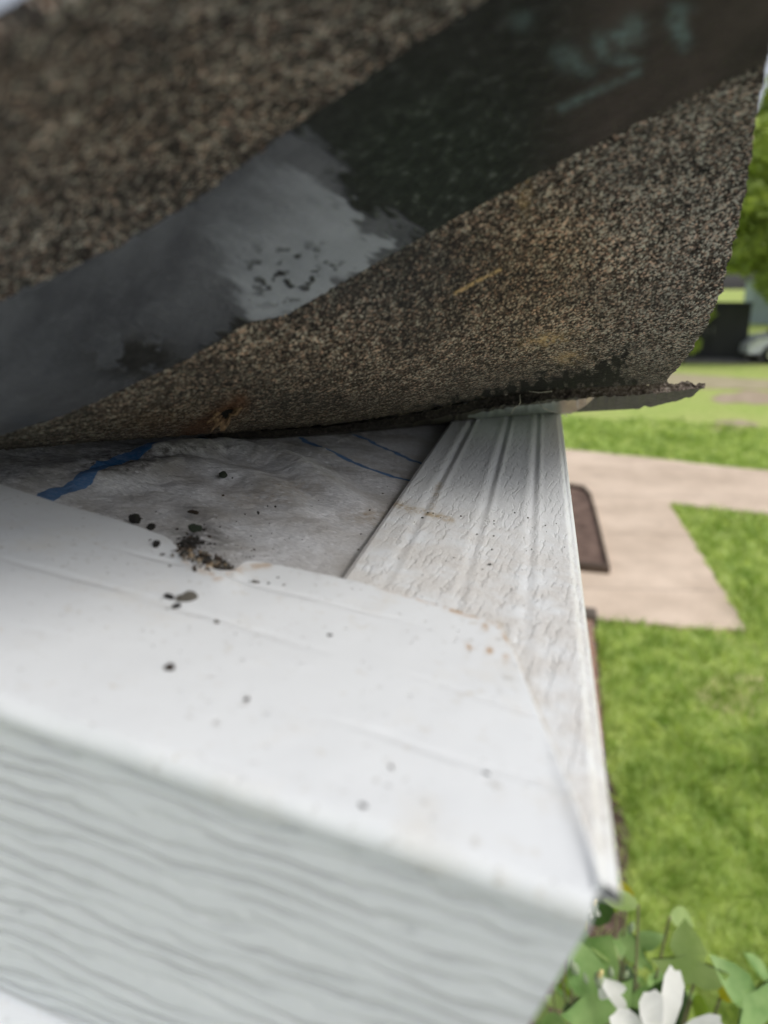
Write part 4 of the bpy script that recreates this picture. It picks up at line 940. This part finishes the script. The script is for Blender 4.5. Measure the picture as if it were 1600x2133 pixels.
def dirt_pile():
    rng = np.random.default_rng(9); V = []; F = []; mi = []
    import bmesh
    cols = ['black', 'brown', 'grey', 'tan', 'brown', 'grey', 'red']
    base = [rock_mesh('t', ROCK['black'], 300+i, 1, .5) for i in range(5)]
    bv = [np.array([v.co[:] for v in b.vertices]) for b in base]; bf = [[list(p.vertices) for p in b.polygons] for b in base]
    spine = [(362, 1147), (395, 1166), (430, 1180), (455, 1190), (490, 1193)]
    for i in range(330):
        k = rng.random(); s = k*(len(spine)-1); a = int(s); f = s-a
        x = spine[a][0]*(1-f)+spine[a+1][0]*f; y = spine[a][1]*(1-f)+spine[a+1][1]*f
        spread = 4+16*math.sin(math.pi*min(1, k*1.02))
        dx, dy = rng.normal()*spread*.7, rng.normal()*spread*.42-spread*.35
        sz = rng.uniform(3.5, 14); h = .0022+.0026*rng.random()*math.sin(math.pi*min(1, k+.1))
        c = roof(x+dx, y+dy, h+.001); d = (c-CAM) @ FW; r = sz*.5*d/FPX; j = rng.integers(0, 5); o = len(V)
        rot = np.linalg.qr(rng.normal(size=(3, 3)))[0]
        V += list(bv[j] @ rot*r+c); F += [[q+o for q in p] for p in bf[j]]
        cc = rng.choice(len(cols), p=[.27, .27, .17, .13, .08, .07, .01]); mi += [int(cc)]*len(bf[j])
    # black crust in the gap
    for i in range(130):
        x = 395+rng.normal()*16; y = 1133+rng.normal()*9+(x-395)*-.1; c = roof(x, y, .0005+.002*rng.random()); d = (c-CAM) @ FW; r = rng.uniform(4, 9)*.5*d/FPX; j = rng.integers(0, 5); o = len(V)
        V += list(bv[j]*r+c); F += [[q+o for q in p] for p in bf[j]]; mi += [0 if rng.random() < .8 else 1]*len(bf[j])
    for i in range(260):
        an = rng.random()*6.28; rr = abs(rng.normal())*75+12; x = 425+rr*math.cos(an)*1.3; y = 1178+rr*math.sin(an)*.7
        on = y > interp([(0, 1010), (340, 1120), (366, 1150), (452, 1203), (500, 1178), (740, 1210)], x)+4
        c = roof(x, y, (H0+.0003) if on else -.0004); d = (c-CAM) @ FW; r = rng.uniform(1.2, 4.2)*.5*d/FPX; j = rng.integers(0, 5); o = len(V)
        V += list(bv[j]*r+c); F += [[q+o for q in p] for p in bf[j]]; mi += [int(rng.choice([0, 1, 2]))]*len(bf[j])
    me = bpy.data.meshes.new('dirt_pile'); me.from_pydata([tuple(v) for v in V], [], F)
    for c in cols: me.materials.append(ROCK[c])
    me.polygons.foreach_set('material_index', np.array(mi, np.int32)); me.update()
    o = bpy.data.objects.new('dirt_pile', me); COL.objects.link(o); tag(o, 'heap of dark crumbled dirt and granules caught in the trim gap', 'dirt', kind='stuff')
dirt_pile()

# ------------------------------------------------------------------ flowering shrub below the corner
def leaf_shape(kind, L, rng):
    if kind == 'lobed':
        o = [(0, 0), (.16, -.03), (.36, .08), (.52, .38), (.34, .36), (.19, .40), (.25, .6), (.18, .82), (0, 1.08), (-.18, .82), (-.25, .6), (-.19, .40), (-.34, .36), (-.52, .38), (-.36, .08), (-.16, -.03)]
    elif kind == 'oval':
        o = [(0, 0), (.2, .1), (.33, .3), (.36, .5), (.27, .75), (0, 1.02), (-.27, .75), (-.36, .5), (-.33, .3), (-.2, .1)]
    elif kind == 'petal':
        o = [(0, 0), (.06, .1), (.12, .35), (.17, .62), (.18, .82), (.10, .97), (.02, .95), (-.06, 1.0), (-.15, .88), (-.17, .64), (-.11, .36), (-.06, .1)]
    cup = rng.uniform(.05, .28); bend = rng.uniform(-.25, .35)
    V = [(x*L, y*L, (cup*abs(x)*1.2-bend*y*y)*L) for x, y in o]
    V.append((0, .45*L, (-bend*.2-.03)*L)); c = len(o)
    return V, [[c, i, (i+1) % c] for i in range(c)]
def place(V, F, base, axis, nrm):
    y = unit(axis); z = unit(nrm-y*(nrm @ y)); x = np.cross(y, z); R = np.stack([x, y, z]); return [tuple(np.array(v) @ R+base) for v in V], F
def shrub():
    rng = np.random.default_rng(17)
    base = np.array([*ground(1330, 2133)[:2], 0.02]); b0 = P(1300, 2330, 1.25); base = np.array([b0[0], b0[1], 0.02])
    t = empty('flowering_shrub', base); rel = lambda p: np.asarray(p)-base
    stem = simple('shrub_stem', (0.12, 0.13, 0.06), (0.26, 0.24, 0.13), 60, .8)
    LM = {'pale': leafmat('pale_leaf', (0.26, 0.38, 0.13), (0.38, 0.5, 0.22), 20, .4), 'mid': leafmat('mid_leaf', (0.14, 0.27, 0.08), (0.30, 0.45, 0.18), 20, .3),
          'dark': leafmat('dark_leaf', (0.03, 0.07, 0.02), (0.06, 0.12, 0.03), 20, .3), 'olive': leafmat('olive_leaf', (0.12, 0.2, 0.01), (0.18, 0.28, 0.015), 20, .5), 'yellow': leafmat('yellow_leaf', (0.45, 0.42, 0.03), (0.55, 0.5, 0.06), 20, .5)}
    PET = leafmat('white_petal', (0.8, 0.8, 0.78), (0.9, 0.9, 0.88), 40, .3)
    BUD = simple('green_bud', (0.2, 0.27, 0.15), (0.32, 0.38, 0.25), 60, .6)
    parts = []
    root = np.zeros(3)
    def limb(tip, r0=.003):
        tip = rel(tip); m1 = np.array([tip[0]*.25+rng.normal()*.05, tip[1]*.25+rng.normal()*.05, tip[2]*.45]); m2 = m1*.35+tip*.65+np.array([0, 0, -.03]); 
        parts.append(tube([root+rng.normal(size=3)*.02*np.array([1, 1, 0]), m1, m2, tip], [r0*1.6, r0, r0*.55, .0016], 7))
    items = [('lobed', 'pale', 1445, 2050, 150, 100, -15), ('oval', 'olive', 1440, 2085, 95, -50, 0), ('oval', 'mid', 1200, 2075, 150, 60, 1), ('lobed', 'mid', 1262, 2133, 170, 110, 0), ('oval', 'yellow', 1500, 2080, 62, 32, 0),
             ('lobed', 'mid', 1590, 2133, 150, 120, 0), ('oval', 'mid', 1195, 2010, 90, 80, 1), ('oval', 'pale', 1290, 1990, 70, 160, 2), ('lobed', 'mid', 1300, 1985, 90, 30, 2), ('oval', 'pale', 1330, 1885, 70, 170, 1),
             ('oval', 'pale', 1395, 1910, 75, -20, 2), ('oval', 'dark', 1250, 1930, 100, 100, 3), ('oval', 'dark', 1330, 2050, 110, 170, 3), ('oval', 'dark', 1230, 2030, 90, 60, 3), ('lobed', 'dark', 1360, 2180, 190, 80, 3), ('oval', 'olive', 1285, 1900, 70, 80, 3), ('oval', 'yellow', 1215, 1945, 45, 120, 2), ('oval', 'yellow', 1305, 1890, 60, 100, 3)]
    for kind, c, x, y, L, ang, lay in items:
        d = .86+.05*max(0, lay)+rng.uniform(-.03, .03); b = P(float(x), float(y), d); a = math.radians(ang); ax = RX*math.cos(a)+UP*math.sin(a)+FW*rng.uniform(-.25, .35)
        V, F = place(*leaf_shape(kind, .98*L*d/FPX, rng), rel(b), ax, -FW*.8+UP*.8+rng.normal(size=3)*.25)
        o = mesh('leaf', V, F, LM[c], t, True); limb(b)
    # general foliage, lower and around
    for i in range(300):
        x = rng.uniform(1120, 1900) if i > 60 else rng.uniform(1120, 1340); y = (rng.uniform(2030, 2900) if x > 1330 else rng.uniform(1930+max(0, 1250-x)*.9, 2900)) if i > 60 else rng.uniform(1950+max(0, 1260-x)*1.2, 2200); d = rng.uniform(.95, 1.4)
        if y < 2150 and x > 1330 and rng.random() < .6: continue
        b = P(x, y, d); ax = rng.normal(size=3)+np.array([0, 0, .5]); c = ['mid', 'mid', 'dark', 'dark', 'pale', 'olive'][rng.integers(0, 6)]
        V, F = place(*leaf_shape('lobed' if rng.random() < .5 else 'oval', rng.uniform(.03, .06), rng), rel(b), ax, np.array([0, -.4, 1.])+rng.normal(size=3)*.4)
        if i < 76: mesh('leaf', V, F, LM[c], t, True)
        else: parts_l.append((V, F))
        if i % 4 == 0: limb(b, .002)
    V, F = join(parts_l); o = mesh('foliage', V, F, LM['mid'], t, True); o['kind'] = 'stuff'
    V, F = join(parts); mesh('stems', V, F, stem, t)
    def flower(x, y, d, petals, lab=None):
        c = P(float(x), float(y), d); f = empty('flower', rel(c)); f.parent = t
        for ang, L, tilt in petals:
            a = math.radians(ang); ax = RX*math.cos(a)+UP*math.sin(a)-FW*tilt
            V, F = place(*leaf_shape('petal', L*d/FPX, rng), np.zeros(3), ax, -FW+UP*.3+rng.normal(size=3)*.2); mesh('petal', V, F, PET, f)
        V, F = tube([(0, 0, 0), tuple(UP*.012-FW*.01)], [.003, .0022], 8); mesh('stamen', V, F, simple('flower_stamen', (.7, .6, .25), (.8, .7, .35)), f)
        V, F = tube([tuple(-UP*.012), tuple(-UP*.002), tuple(UP*.004)], [.002, .006, .004], 8); mesh('calyx', V, F, BUD, f); limb(c, .004)
    flower(1372, 2180, .82, [(140, 150, .1), (106, 160, .2), (70, 150, .1), (36, 150, .3), (8, 120, .2), (168, 110, .1)])
    flower(1248, 2035, .84, [(-25, 60, .1), (-50, 72, .2), (-75, 60, 0)])
    flower(1235, 1885, .95, [(-60, 26, .1), (-100, 30, .1), (-140, 22, .2)])
    for x, y, d, L, a in [(1196, 2015, .85, 34, 115), (1218, 2040, .86, 30, 95), (1272, 2025, .86, 26, 90), (1304, 2030, .88, 20, 60), (1315, 1932, .95, 26, 70), (1407, 2050, .9, 24, 160)]:
        b = P(float(x), float(y), d); s = L*d/FPX; an = math.radians(a); ax = RX*math.cos(an)+UP*math.sin(an); q = rel(b)
        V, F = tube([tuple(q-ax*s*.5), tuple(q-ax*s*.25), tuple(q+ax*s*.1), tuple(q+ax*s*.5)], [s*.08, s*.26, s*.27, s*.05], 9); mesh('bud', V, F, BUD, t)
        limb(b, .002)
    tag(t, 'flowering shrub with white blossoms and green leaves below the trim corner', 'shrub')
parts_l = []
shrub()
